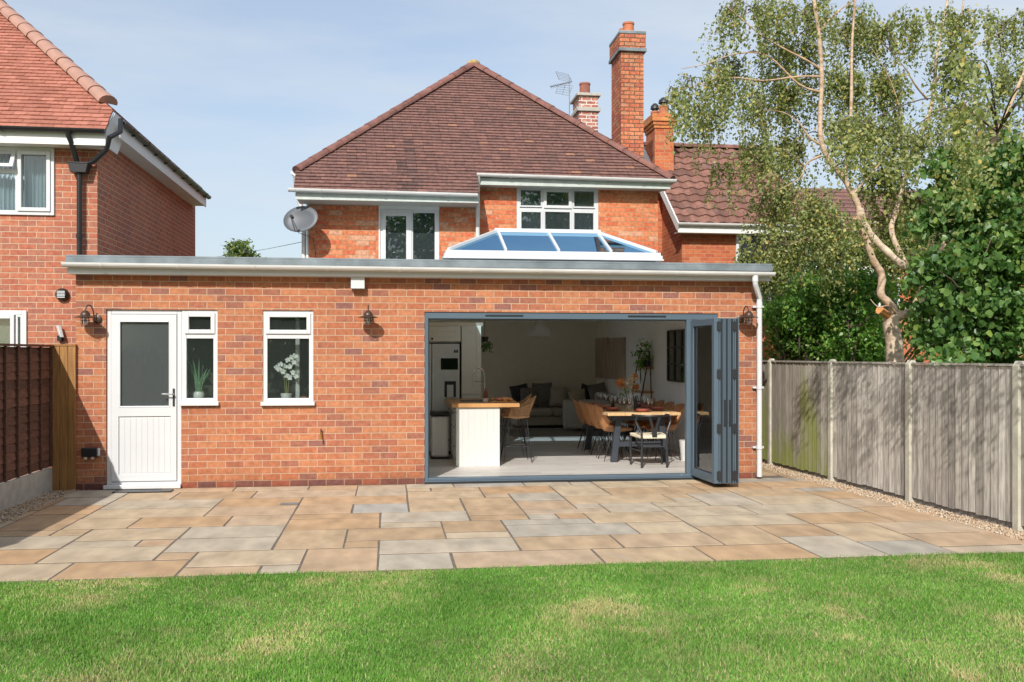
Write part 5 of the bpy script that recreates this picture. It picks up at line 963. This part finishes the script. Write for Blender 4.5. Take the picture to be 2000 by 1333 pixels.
shaker(t, .62, ck0 - .015, fzt + .02, ktz - .01, yk + .028, knob=(wx(844, yk), wz(844, 662, yk))); shaker(t, .1, .61, fzt + .02, ktz - .01, yk + .028)
shaker(t, ck0 + .003, ck1 - .003, 1.02, ktz - .01, yk + .018); shaker(t, ck0 + .003, ck1 - .003, FL + .1, 1.01, yk + .018, knob=(wx(919, yk), .93))
t = thing('fridge', (.8, yk, FL), 'american style steel fridge with dark screen and water dispenser', 'fridge'); fx0, fx1 = wx(843.5, yk), ck0 - .035
m = MB(); m.box(fx1 - .93, fx1 + .008, yk + .035, yk + .6, FL, fzt - .005); m.build('body', IRON, t)
m = MB(); m.box(fx0, fx1, yk - .03, yk + .034, FL + .06, fzt - .025); rd = m.build('right_door', STEELG, t, bevel=.012); m = MB(); m.box(fx1 - .92, fx0 - .008, yk - .03, yk + .034, FL + .06, fzt - .025); m.build('left_door', STEELG, t, bevel=.012)
yy = yk - .03
def pr(a, b, c, d, mat, name, dep=.006): m = MB(); m.box(wx(a, yy), wx(b, yy), yy - dep, yy - .0005, wz(a, d, yy), wz(a, c, yy)); return m.build(name, mat, rd, bevel=.002)
pr(861, 894.5, 700, 722.5, SCREEN, 'screen'); pr(868, 890.5, 745, 776, IRON, 'dispenser', .01); pr(873, 885.5, 752, 777, STEELG, 'dispenser_niche', .012); pr(886.5, 890.2, 684, 689.5, IRON, 'energy_sticker'); pr(891, 894.8, 684, 689.5, IRON, 'energy_sticker')
for x in (fx0 + .02, fx0 - .03): m = MB(); m.box(x - .008, x + .008, yy - .03, yy - .02, .6, 1.6); m.build('door_handle', STEEL, rd if x > fx0 else t, bevel=.003)
c = G(859.5, 897, FL); t = thing('pedal_bin', (c.x, c.y, FL), 'tall brushed steel bin with dark lid beside the island', 'bin')
bh = .72; m = MB(); m.box(c.x - .135, c.x + .135, c.y, c.y + .3, FL + .03, FL + bh - .06); m.build('body', STEEL, t, bevel=.03); m = MB(); m.box(c.x - .15, c.x + .15, c.y - .015, c.y + .315, FL + bh - .055, FL + bh + .01); m.build('lid', BLK, t, bevel=.02); m = MB(); m.box(c.x - .145, c.x + .145, c.y - .008, c.y + .308, FL, FL + .028); m.build('base', BLK, t, bevel=.006)
# island
yi = 1.42; ix0, ix1 = wx(891, yi), wx(976, yi); izt = wz(940, 796, yi); iy1 = 3.02
t = thing('kitchen_island', ((ix0 + ix1) / 2, yi, FL), 'white panelled kitchen island with oak worktop', 'kitchen island')
m = MB(); m.box(ix0 + .02, ix1, yi + .02, iy1, FL, izt - .002); m.build('carcass', WHITEP, t); m = MB()
for k in range(7): u = (ix1 - ix0) / 7; m.box(ix0 + u * k + .0004, ix0 + u * (k + 1) - .0004, yi, yi + .019, FL + .001, izt - .003)
m.build('end_panel', WHITEP, t, bevel=.001)
for k in range(3): 
    y0 = yi + .05 + k * .5
    for z0, z1 in ((FL + .1, .38), (.39, .66), (.67, izt - .03)): m = MB(); m.box(ix0 + .0, ix0 + .019, y0, y0 + .48, z0, z1); o = m.build('drawer', WHITEP, t, bevel=.003); m = MB(); m.tube([(ix0 - .02, y0 + .14, z1 - .06), (ix0 - .02, y0 + .34, z1 - .06)], .006, 6); m.build('handle', IRON, o)
wtx0, wtx1 = wx(882, yi - .03), wx(1015, yi - .03); wtz = izt + .055; m = MB(); m.box(wtx0, wtx1, yi - .04, iy1 + .03, izt, wtz); m.build('worktop', OAK, t, bevel=.006)
m = MB(); m.box(ix0 + .12, ix0 + .55, 1.95, 2.5, wtz + .0005, wtz + .003); m.build('sink', IRON, t)
# tap
tb = Vector((wx(949, 2.35) - .02, 2.35, wtz)); t = thing('spring_tap', tuple(tb), 'tall arched steel spring tap on the island', 'tap'); x = tb.x; z = tb.z; xl = wx(922.5, 2.35); tzz = wz(935, 719, 2.35)
m = MB(); arc = [(x, 2.35, z), (x, 2.35, tzz - .12)] + [((x + xl) / 2 + (x - xl) / 2 * math.cos(a), 2.35, tzz - .12 + .12 * math.sin(a)) for a in [math.pi * k / 10 for k in range(1, 11)]] + [(xl, 2.35, wz(922, 745, 2.35))]; m.tube(arc, .0105, 8); m.build('spout', CHROME, t, smooth=True)
m = MB(); m.tube([(xl, 2.35, wz(922, 745, 2.35)), (xl, 2.35, wz(922, 758, 2.35))], [.014, .02], 8); m.build('spray_head', STEELG, t, smooth=True); m = MB(); m.tube([(x, 2.35, wz(922, 746, 2.35)), (xl + .02, 2.35, wz(922, 746, 2.35))], .005, 6); m.build('support_arm', CHROME, t); m = MB(); m.lathe([(.03, 0), (.026, .01), (.02, .09), (.016, .1)], tuple(tb), 12); m.build('base', CHROME, t, smooth=True)
bx = wx(948, 1.9); t = thing('sauce_bottle', (bx, 1.9, wtz), 'amber bottle standing in a white dish on the island', 'bottle'); m = MB(); m.lathe([(.035, .05), (.036, .12), (.03, .15), (.012, .175), (.012, .20)], (bx, 1.9, wtz), 12); m.build('body', AMBER, t, smooth=True); m = MB(); m.lathe([(.04, .0), (.045, .05), (.04, .052)], (bx, 1.9, wtz), 12); m.build('dish', CERAM, t, smooth=True)
bx0, bx1 = wx(958, 1.75), wx(1006, 1.75); t = thing('bread_board', ((bx0 + bx1) / 2, 1.75, wtz), 'wooden board piled with sliced bread and fruit on the island', 'food board'); m = MB(); m.box(bx0, bx1, 1.6, 1.95, wtz + .0005, wtz + .02); m.build('board', OAK, t, bevel=.006)
rg = random.Random(3)
for k in range(16): m = MB(); q = (rg.uniform(bx0 + .04, bx1 - .04), rg.uniform(1.62, 1.92), wtz + .04 + rg.uniform(0, .012)); m.ball(q, .038, 9, 6, (rg.uniform(.8, 1.3), rg.uniform(.6, 1), rg.uniform(.5, .7))); m.build('bread_slice' if k % 4 else 'grapes', BREAD if k % 4 else PINK, t, smooth=True)
# stools
def stool():
    t = thing('rattan_stool', (0, 0, 0), 'x', 'bar stool', 'rattan bar stools at the island'); sz = .66; m = MB()
    def sh(u, v):  # u: angle around back, v: height 0..1
        a = R(-118 + 236 * u); hgt = (.30 if abs(u - .5) < .5 else 0) * (.40 + .60 * math.exp(-((u - .5) / .22) ** 2)); rx = .19 + .06 * v; return Vector((rx * math.sin(a) * 1.08, rx * math.cos(a) * 1.0 + .05 * v * math.cos(a), sz + .03 + hgt * v))
    nu = 26
    for j in range(7): m.tube([sh(i / nu, j / 6) for i in range(nu + 1)], .0075 if j in (0, 6) else .0045, 5)
    for i in range(nu + 1): m.tube([sh(i / nu, j / 4) for j in range(5)], .0045, 4)
    m.build('backrest', RATTAN, t)
    m = MB()
    for k in range(17): x = -.185 + k * .023; h = math.sqrt(max(.0001, .20 ** 2 - x * x)); m.tube([(x, -h, sz + .02), (x, 0, sz), (x, h, sz + .02)], .009, 5)
    m.tube([(.2 * math.cos(q), .2 * math.sin(q), sz + .025) for q in [k * math.pi / 12 for k in range(25)]], .011, 6); m.build('seat', RATTAN, t)
    for sx, sy in ((-1, -1), (1, -1), (-1, 1), (1, 1)):
        m = MB(); top = Vector((sx * .10, sy * .10, sz)); ft = Vector((sx * .22, sy * .21, 0)); m.tube([top + Vector((sx * .03, 0, 0)), ft, top + Vector((0, sy * .05, 0))], .0065, 6); m.build('leg', IRON, t)
    m = MB(); q = [(sx * .18, sy * .175, .24) for sx, sy in ((-1, -1), (1, -1), (1, 1), (-1, 1), (-1, -1))]; m.tube(q, .006, 6); m.build('footrest', IRON, t); return t
st = stool(); s0 = G(1012, 905, FL); 
for k, (x, y, lab) in enumerate(((1.90, 1.98, 'rattan bar stool with thin black legs nearest the garden'), (1.92, 2.58, 'rattan bar stool with thin black legs further inside'))):
    o = st if k == 0 else copy_tree(st); o.location = (x, y, FL); o.rotation_euler.z = R(-90); o['label'] = lab
# pendant lamp, hanging plant
px_, py_ = 1054, 5.9; c = W(px_, 657, py_); t = thing('pendant_lamp', (c.x, py_, CZ), 'pale dome pendant lamp hanging above the far end of the room', 'pendant lamp'); m = MB(); m.lathe([(.24, c.z), (.235, c.z + .03), (.20, c.z + .13), (.13, c.z + .21), (.04, c.z + .26), (.03, c.z + .29), (.028, c.z + .29), (.12, c.z + .19), (.19, c.z + .12), (.225, c.z + .02)], (c.x, py_, 0), 24); m.build('lamp_shade', STEELG, t, smooth=True); m = MB(); m.tube([(c.x, py_, c.z + .28), (c.x, py_, CZ)], .006, 6); m.build('cord', IRON, t)
c = W(947, 668, 4.6); t = thing('trailing_plant', (c.x, 4.6, c.z + .08), 'dark trailing plant just right of the tall cabinets', 'plant'); rs = np.random.RandomState(4); leaf_obj('foliage', blob_pts([(tuple(c), (.10, .1, .10), 1), ((c.x, 4.6, c.z - .08), (.05, .05, .08), 1)], 26000, rs), .05, LEAFH, t, 4, .6, .4); m = MB(); m.lathe([(.05, c.z + .0), (.07, c.z + .09), (.065, c.z + .09)], (c.x, 4.6, 0), 12); m.build('pot', IRON, t, smooth=True)
m = MB(); m.tube([(c.x, 4.6, c.z + .1), (c.x, 4.6, CZ)], .003, 4); m.build('cord', IRON, t)
# sofa
t = thing('corner_sofa', (3.6, 8.6, FL), 'large grey corner sofa against the far wall', 'sofa')
def cush(mb, x0, x1, y0, y1, z0, z1): mb.box(x0, x1, y0, y1, z0, z1)
sx0 = wx(1003, 8.6); m = MB(); m.box(sx0, 4.68, 8.3, 9.28, FL + .06, .30); m.box(3.85, 4.68, 7.35, 8.3, FL + .06, .30); m.build('base', SOFA, t, bevel=.03)
m = MB(); m.box(sx0, 4.68, 9.0, 9.28, .31, .84); m.build('backrest', SOFA, t, bevel=.06); m = MB(); m.box(4.45, 4.68, 7.35, 8.99, .31, .84); m.build('side_backrest', SOFA, t, bevel=.06)
for a, b in ((sx0 + .02, sx0 + .82), (sx0 + .83, 3.83)): m = MB(); m.box(a, b, 8.25, 8.98, .31, .47); m.build('seat_cushion', SOFA, t, bevel=.05)
m = MB(); m.box(3.85, 4.43, 7.5, 8.98, .31, .47); m.build('seat_cushion', SOFA, t, bevel=.05); m = MB(); m.box(3.6, 4.68, 7.12, 7.34, FL + .06, .72); m.build('arm', SOFA, t, bevel=.06)
def cushion(px, py, Y, w_, mat, lab, lean=.2, rot=0):
    c = W(px, py, Y); mb = MB(); n = 8; vs = []
    for s in (1, -1):
        for i in range(n + 1):
            for j in range(n + 1):
                u, v = i / n * 2 - 1, j / n * 2 - 1; k = (1 - u * u) * (1 - v * v); pin = 1 - .06 * (1 - abs(u)) * abs(v) ** 2 - .06 * (1 - abs(v)) * abs(u) ** 2
                x, z = u * w_ / 2 * pin, v * w_ / 2 * pin; y = -s * .09 * k ** .55; xr = x * math.cos(rot) - z * math.sin(rot); zr = x * math.sin(rot) + z * math.cos(rot)
                vs.append((c.x + xr, c.y + y + lean * zr, c.z + zr))
    N1 = (n + 1) ** 2; fs = []
    for q in (0, N1):
        for i in range(n):
            for j in range(n): a = q + i * (n + 1) + j; fs.append((a, a + 1, a + n + 2, a + n + 1) if q else (a, a + n + 1, a + n + 2, a + 1))
    mb.v = [Vector(p) for p in vs]; mb.f = fs; o = mb.build('cushion', mat, smooth=True); tag(o, lab, 'cushion', 'cushions on the corner sofa')
for a in ((1016, 770, 8.85, .42, CUSHD, 'black cushion at the left end of the sofa', .3, .2), (1033, 775, 8.65, .40, CUSHG, 'dark grey cushion in front of the black one', .3, 0), (1060, 768, 8.85, .46, CUSHG, 'grey square cushion left of sofa middle', .25, .05), (1090, 775, 8.8, .42, SOFA, 'light grey cushion at the sofa middle', .3, 0), (1128, 778, 8.3, .38, CUSHC, 'cream cushion by the sofa corner', .3, .1), (1150, 772, 8.5, .42, CUSHD, 'charcoal cushion right of the cream cushion', .3, -.3), (1168, 768, 8.2, .42, CUSHG, 'grey cushion at the right end of the sofa', .3, .2)): cushion(*a)
m = MB(); m.box(2.4, 4.5, 5.9, 7.9, FL + .002, FL + .018); tag(m.build('rug', RUG), 'grey rug on floor before the sofa', 'rug')
# wall panels, mirror, ladder shelf
for k, (a, b, lab) in enumerate(((9.15, 7.95, 'farther narrow driftwood picture panel on right wall'), (7.78, 6.5, 'nearer narrow driftwood picture panel on right wall'))):
    m = MB(); m.box(4.70, 4.745, b, a, 1.14, 2.03 - .02 * k); tag(m.build('picture_panel', ARTW), lab, 'picture', 'pair of driftwood panels')
t = thing('window_mirror', (4.74, 3.2, 1.7), 'black framed grid mirror on the right wall', 'mirror'); m = MB(); m.box(4.725, 4.745, 2.35, 3.5, 1.22, 2.06); m.build('glass', MIRR, t); m = MB()
for y in (2.35, 2.73, 3.12, 3.5): m.box(4.705, 4.7249, y - .014, y + .014, 1.22, 2.06)
for z in (1.22, 1.5, 1.78, 2.06): m.box(4.708, 4.7248, 2.35, 3.5, z - .012, z + .012)
m.build('frame', IRON, t)
t = thing('ladder_shelf', (4.6, 4.75, FL), 'black metal ladder shelf with two wooden shelves against the right wall', 'shelf')
m = MB()
for y in (4.42, 5.1): m.tube([(4.35, y, FL), (4.66, y, 1.72)], .012, 6); m.tube([(4.72, y, FL), (4.66, y, 1.72)], .012, 6)
for x, z in ((4.66, 1.72),): m.tube([(x, 4.42, z), (x, 5.1, z)], .012, 6)
m.build('frame', IRON, t)
for z, x0 in ((1.42, 4.60), (.98, 4.50), (.52, 4.42)): m = MB(); m.box(x0, 4.74, 4.43, 5.09, z - .02, z + .015); m.build('shelf_board', OAK, t, bevel=.003)
rs = np.random.RandomState(9); t = thing('shelf_plant', (4.66, 4.62, 1.436), 'dark trailing plant in a pot on the top wooden shelf', 'plant'); m = MB(); m.lathe([(.05, 1.436), (.07, 1.56), (.065, 1.56)], (4.66, 4.62, 0), 12); m.build('pot', IRON, t, smooth=True); leaf_obj('foliage', blob_pts([((4.64, 4.6, 1.72), (.13, .13, .14), 1), ((4.56, 4.66, 1.45), (.05, .08, .2), 1)], 17000, rs), .055, LEAFD, t, 9, .6, .5)
m = MB(); m.lathe([(.04, 0), (.045, .03), (.035, .12), (.02, .16), (.02, .2), (.025, .2)], (4.6, 4.72, .9955), 12); tag(m.build('white_vase', CERAM, smooth=True), 'slim white vase on the lower shelf board', 'vase')
t = thing('books', (4.66, 4.95, 1.436), 'short row of pale books on the top shelf', 'books')
for k in range(4): m = MB(); m.box(4.60, 4.72, 4.86 + k * .04, 4.895 + k * .04, 1.4355, 1.60 + .02 * (k % 2)); m.build('book', [CUSHC, CERAM, SOFA, CUSHC][k], t)
rs = np.random.RandomState(10); c = W(1340, 727, 1.8); t = thing('olive_plant', (4.55, 1.8, FL), 'green leafy plant partly hidden behind the grey door post', 'plant'); m = MB(); m.lathe([(.13, FL), (.16, .35), (.15, .35)], (4.55, 1.8, 0), 16); m.tube([(4.55, 1.8, .3), (4.54, 1.8, .9), (c.x + .04, 1.8, 1.35)], .012, 6); m.build('pot', CERAM, t, smooth=True); leaf_obj('foliage', blob_pts([((c.x + .03, 1.8, c.z), (.13, .12, .2), 1)], 9000, rs), .06, LEAFH, t, 10, .1, .3)
# ================================================================ DINING
ty0, ty1 = 1.45, 3.95; tx0, tx1 = wx(1187, ty0) - .0, wx(1329, ty0); TZ = .80
t = thing('dining_table', ((tx0 + tx1) / 2, (ty0 + ty1) / 2, FL), 'long oak dining table on dark timber legs', 'table')
m = MB(); n = 16; L_, R_ = [], []; rg = random.Random(6)
for i in range(n + 1): y = ty0 + (ty1 - ty0) * i / n; L_.append((tx0 + rg.uniform(-.012, .012), y)); R_.append((tx1 + rg.uniform(-.012, .012), y))
m.prism([(x, y, TZ - .045) for x, y in L_ + R_[::-1]], (0, 0, .045)); m.build('tabletop', OAKL, t, bevel=.006)
for sx in (-1, 1):
    for y in (1.72, 3.6): cx_ = (tx0 + tx1) / 2; m = MB(); m.beam((cx_ + sx * .32, y, TZ - .05), (cx_ + sx * .40, y, FL), .09, .09, up=(0, 1, 0)); m.build('leg', NAVY, t, bevel=.004)
for y in (1.72, 3.6): m = MB(); m.box(tx0 + .12, tx1 - .12, y - .04, y + .04, TZ - .13, TZ - .047); m.box(cx_ - .34, cx_ + .34, y - .035, y + .035, .28, .35); m.build('cross_rail', NAVY, t)
def shell_chair():
    t = thing('shell_chair', (0, 0, 0), 'x', 'dining chair', 'tan leather dining chairs'); vs = []; nu, nv = 12, 16; mb = MB()
    for j in range(nv + 1):
        v = j / nv
        if v < .45: q = v / .45; y = -.24 + .40 * q; z = .46 - .02 * math.sin(q * math.pi); wd = .20 + .03 * q; lift = .02 + .05 * q
        else: q = (v - .45) / .55; y = .16 + .10 * math.sin(q * 1.5) + .05 * q; z = .46 + .40 * q ** 1.15; wd = .23 - .02 * q; lift = .08 * (1 - q) + .0
        for i in range(nu + 1):
            u = i / nu * 2 - 1; vs.append((u * wd, y - (.09 * u * u * (v > .45) * (1 - .2 * v)), z + lift * u * u * 1.6 - (.05 * u * u * max(0, v - .8) / .2)))
    fs = [(j * (nu + 1) + i, j * (nu + 1) + i + 1, (j + 1) * (nu + 1) + i + 1, (j + 1) * (nu + 1) + i) for j in range(nv) for i in range(nu)]
    mb.v = [Vector(p) for p in vs]; mb.f = fs; mb.build('seat', TAN, t, smooth=True, solid=.022)
    for sx in (-1, 1):
        for sy in (-1, 1): m = MB(); m.tube([(sx * .10, sy * .10, .44), (sx * .20, sy * .2, 0), (sx * .14, sy * .06, .44)], .007, 6); m.build('leg', IRON, t)
    return t
sc = shell_chair(); k = 0
nm = ['nearest', 'second', 'third', 'farthest']
for side, X, rot, ys in ((-1, tx0 + .22, R(90), (1.98, 2.52, 3.06, 3.60)), (1, tx1 - .10, R(-90), (1.98, 2.52, 3.06, 3.60))):
    for i, y in enumerate(ys):
        o = sc if k == 0 else copy_tree(sc); k += 1; o.location = (X, y, FL); o.rotation_euler.z = rot + R(rn(-2, 2)); o['label'] = f"{nm[i]} tan leather shell chair on the {'left' if side < 0 else 'right'} side of the dining table"
# wishbone chair, back towards the garden
wcx = wx(1270, 1.15); t = thing('wishbone_chair', (wcx, 1.12, FL), 'black wishbone chair with cream woven seat at the table end', 'dining chair'); Z0 = FL; yB, yF = .93, 1.36; C_ = Vector((wcx, 0, 0))
for sx in (-1, 1):
    m = MB(); m.tube(smooth_pts([(wcx + sx * .185, yB, Z0), (wcx + sx * .185, yB - .0, Z0 + .45), (wcx + sx * .20, yB + .02, Z0 + .53), (wcx + sx * .255, yB + .06, Z0 + .66), (wcx + sx * .245, yB + .03, Z0 + .735)], 4), .017, 8); m.build('leg', IRON, t, smooth=True)
    m = MB(); m.tube([(wcx + sx * .235, yF, Z0), (wcx + sx * .235, yF, Z0 + .46)], [.015, .018], 8); m.build('leg', IRON, t, smooth=True)
m = MB(); arc = [(wcx + .265 * math.cos(a) * 1.0, yB + .20 - .22 * math.sin(a), Z0 + .74) for a in [R(-20) + R(220) * q / 20 for q in range(21)]]; m.tube(arc, .0155, 8); m.build('top_rail', IRON, t, smooth=True)
m = MB(); m.box(wcx - .035, wcx + .035, yB - .012, yB + .006, Z0 + .44, Z0 + .56)
for sx in (-1, 1): m.beam((wcx + sx * .022, yB - .003, Z0 + .55), (wcx + sx * .075, yB - .012, Z0 + .74), .036, .012, up=(0, 1, 0))
m.build('backrest', IRON, t)
m = MB(); m.tube([(wcx - .185, yB, Z0 + .30), (wcx + .185, yB, Z0 + .30)], .012, 6); m.tube([(wcx - .235, yF, Z0 + .3), (wcx + .235, yF, Z0 + .3)], .012, 6)
for sx in (-1, 1): m.tube([(wcx + sx * .185, yB, Z0 + .24), (wcx + sx * .235, yF, Z0 + .24)], .012, 6)
m.build('stretcher', IRON, t)
m = MB(); m.prism([(wcx - .20, yB - .0, Z0 + .415), (wcx + .20, yB, Z0 + .415), (wcx + .25, yF + .02, Z0 + .425), (wcx - .25, yF + .02, Z0 + .425)], (0, 0, .045)); m.build('seat', CORD, t, bevel=.012)
# place settings
def plate():
    t = thing('place_setting', (0, 0, 0), 'x', 'plates', 'pink plates laid around the table'); m = MB(); m.lathe([(.07, 0), (.09, .006), (.135, .016), (.138, .02), (.09, .011), (.01, .009)], (0, 0, 0), 24); m.build('dinner_plate', PINK, t, smooth=True)
    m = MB(); m.lathe([(.05, .012), (.085, .022), (.10, .045), (.098, .047), (.08, .028), (.01, .022)], (0, 0, 0), 24); m.build('bowl', PINK, t, smooth=True); return t
pt = plate(); pos = []
for i, y in enumerate((1.98, 2.52, 3.06, 3.60)): pos += [(tx0 + .20, y, f'{nm[i]} pink plate and bowl on the left side of the table'), (tx1 - .20, y, f'{nm[i]} pink plate and bowl on the right side of the table')]
pos.append(((tx0 + tx1) / 2 + .02, 1.64, 'pink plate and bowl at the garden end of the table'))
for i, (x, y, lab) in enumerate(pos): o = pt if i == 0 else copy_tree(pt); o.location = (x, y, TZ + .0005); o['label'] = lab
def wineglass():
    m = MB(); m.lathe([(.034, .0), (.032, .003), (.005, .008), (.0035, .05), (.005, .085), (.022, .10), (.037, .13), (.039, .155), (.032, .20), (.030, .20), (.036, .155), (.034, .132), (.02, .105), (.002, .09)], (0, 0, 0), 14); o = m.build('wine_glass', CLEAR, smooth=True); return tag(o, 'one of the clear stemmed wine glasses crowded along the table', 'glass', 'wine glasses on the table')
wg = wineglass(); rg = random.Random(21); first = True
for i, y in enumerate((1.75, 1.98, 2.3, 2.52, 2.85, 3.06, 3.4, 3.60)):
    for sx in (-1, 1):
        for q in (0, 1):
            o = wg if first else wg.copy()
            if not first: S.collection.objects.link(o)
            first = False; o.location = ((tx0 + tx1) / 2 + sx * (.13 + .085 * q) + rg.uniform(-.02, .02), y + .07 * q + rg.uniform(-.03, .03), TZ + .0005); s = rg.uniform(.88, 1.08); o.scale = (s, s, s)
vx = wx(1231, 2.7); t = thing('flower_vase', (vx, 2.7, TZ), 'white vase of dried orange and cream flowers on the dining table', 'vase')
m = MB(); m.lathe([(.05, 0), (.055, .01), (.06, .12), (.045, .2), (.03, .23), (.04, .27), (.035, .27)], (vx, 2.7, TZ + .0005), 18); m.build('vase_body', CERAM, t, smooth=True)
rs = np.random.RandomState(2)
for nm_, px, py, r, mat in (('orange_flower', 1212, 748, .085, ORNG), ('pampas_plume', 1226, 750, .085, PAMP), ('pampas_plume', 1234, 742, .07, PAMP), ('orange_flower', 1240, 736, .045, ORNG), ('orange_flower', 1243, 757, .035, ORNG)):
    c = W(px, py, 2.7); m = MB(); n = 70
    for _ in range(n): u = Vector(rs.normal(size=3)).normalized() * r * rs.uniform(.5, 1.0); q = c + u; e = u.normalized() * .03 + Vector(rs.normal(size=3)) * .012; s2 = Vector(rs.normal(size=3)).normalized() * .016; m.face([q - s2, q + e, q + s2, q - e * .3])
    m.tube([(vx, 2.7, TZ + .2), tuple(c)], .003, 4); m.ball(tuple(c), r * .6, 8, 6); m.build(nm_, mat, t, recalc=False)
leaf_obj('dark_foliage', blob_pts([(tuple(W(1229, 764, 2.7)), (.1, .06, .04), 1)], 14000, rs), .04, TWIG if False else LEAFD, t, 5)
for k, (x, y, lab) in enumerate((((tx0 + tx1) / 2 + .03, 2.05, 'nearer dark bottle standing between the glasses'), ((tx0 + tx1) / 2 - .12, 2.95, 'farther dark bottle standing between the glasses'))):
    m = MB(); m.lathe([(.03, 0), (.032, .01), (.032, .13), (.012, .17), (.012, .22)], (x, y, TZ + .0005), 12); tag(m.build('bottle', IRON, smooth=True), lab, 'bottle', 'dark bottles on the table')
# ================================================================ WINDOW SILL PLANTS AND UTILITY ROOM
c = W(388, 771, .2); zs = SZ0; t = thing('aloe_plant', (c.x, .22, zs), 'green spiky aloe in a white pot behind the narrow window', 'plant'); m = MB(); m.lathe([(.045, zs + .001), (.07, zs + .03), (.075, zs + .09), (.06, zs + .125), (.065, zs + .135), (.055, zs + .135)], (c.x, .22, 0), 16); m.build('pot', CERAM, t, smooth=True); m = MB()
for k in range(13): a = k * 2.4; l = .12 + .11 * ((k * 7) % 5) / 5; q = [Vector((c.x + .02 * math.cos(a), .22 + .015 * math.sin(a), zs + .12)), Vector((c.x + .06 * math.cos(a), .22 + .03 * math.sin(a), zs + .13 + l)), Vector((c.x + .15 * math.cos(a), .22 + .06 * math.sin(a), zs + .14 + l * 2.0))]; m.tube(smooth_pts(q, 4), [.02, .021, .021, .019, .017, .014, .010, .006, .001], 5)
m.build('leaves', ALOE, t, smooth=True)
c = W(559, 770, .2); zs = VZ0; t = thing('orchid', (c.x, .22, zs), 'white orchid blooms in a white pot behind the second window', 'plant'); m = MB(); m.lathe([(.06, zs + .001), (.075, zs + .11), (.07, zs + .11)], (c.x, .22, 0), 16); m.build('pot', CERAM, t, smooth=True); m = MB()
for dx in (-.03, .0, .04): m.tube(smooth_pts([(c.x + dx * .4, .22, zs + .09), (c.x + dx, .22, zs + .3), (c.x + dx * 3, .21, zs + .43)], 4), .005, 5)
m.build('stem', M('orchid_stem', (.25, .26, .08)), t); rs = np.random.RandomState(3)
for px, py in ((540, 718), (548, 712), (557, 716), (553, 726), (562, 704), (570, 698), (574, 708), (566, 716), (572, 728), (578, 735), (566, 738), (577, 695), (560, 734), (546, 722)):
    q = W(px, py, .2 + rs.uniform(-.03, .03)); m = MB()
    for k in range(5): a = k * 1.257 + rs.rand(); d1 = Vector((math.cos(a), -.25, math.sin(a))); d2 = Vector((-math.sin(a), 0, math.cos(a))); r = .036; m.face([q, q + d1 * r * .6 + d2 * r * .45, q + d1 * r * 1.1, q + d1 * r * .6 - d2 * r * .45])
    m.ball(tuple(q), .008, 6, 4); m.build('flower', PETAL, t, recalc=False)
c = W(594, 768, .2); m = MB(); m.lathe([(.028, zs + .001), (.038, zs + .055), (.042, zs + .055), (.042, zs + .07), (.036, zs + .07)], (c.x, .2, 0), 12); tag(m.build('terracotta_pot', TERRA, smooth=True), 'small terracotta pot right of the orchid', 'plant pot')
t = thing('hanging_coats', (wx(285, 2.5), 2.45, 1.6), 'dark coats hanging inside beyond the back door glass', 'coats')
for k, dx in enumerate((-.16, .1)): m = MB(); x = wx(285, 2.4) + dx; m.lathe([(.03, 1.75), (.10, 1.68), (.15, 1.4), (.13, 1.05), (.16, .85), (.1, .84)], (x, 2.45, 0), 14); m.build('coat', COAT, t, smooth=True)
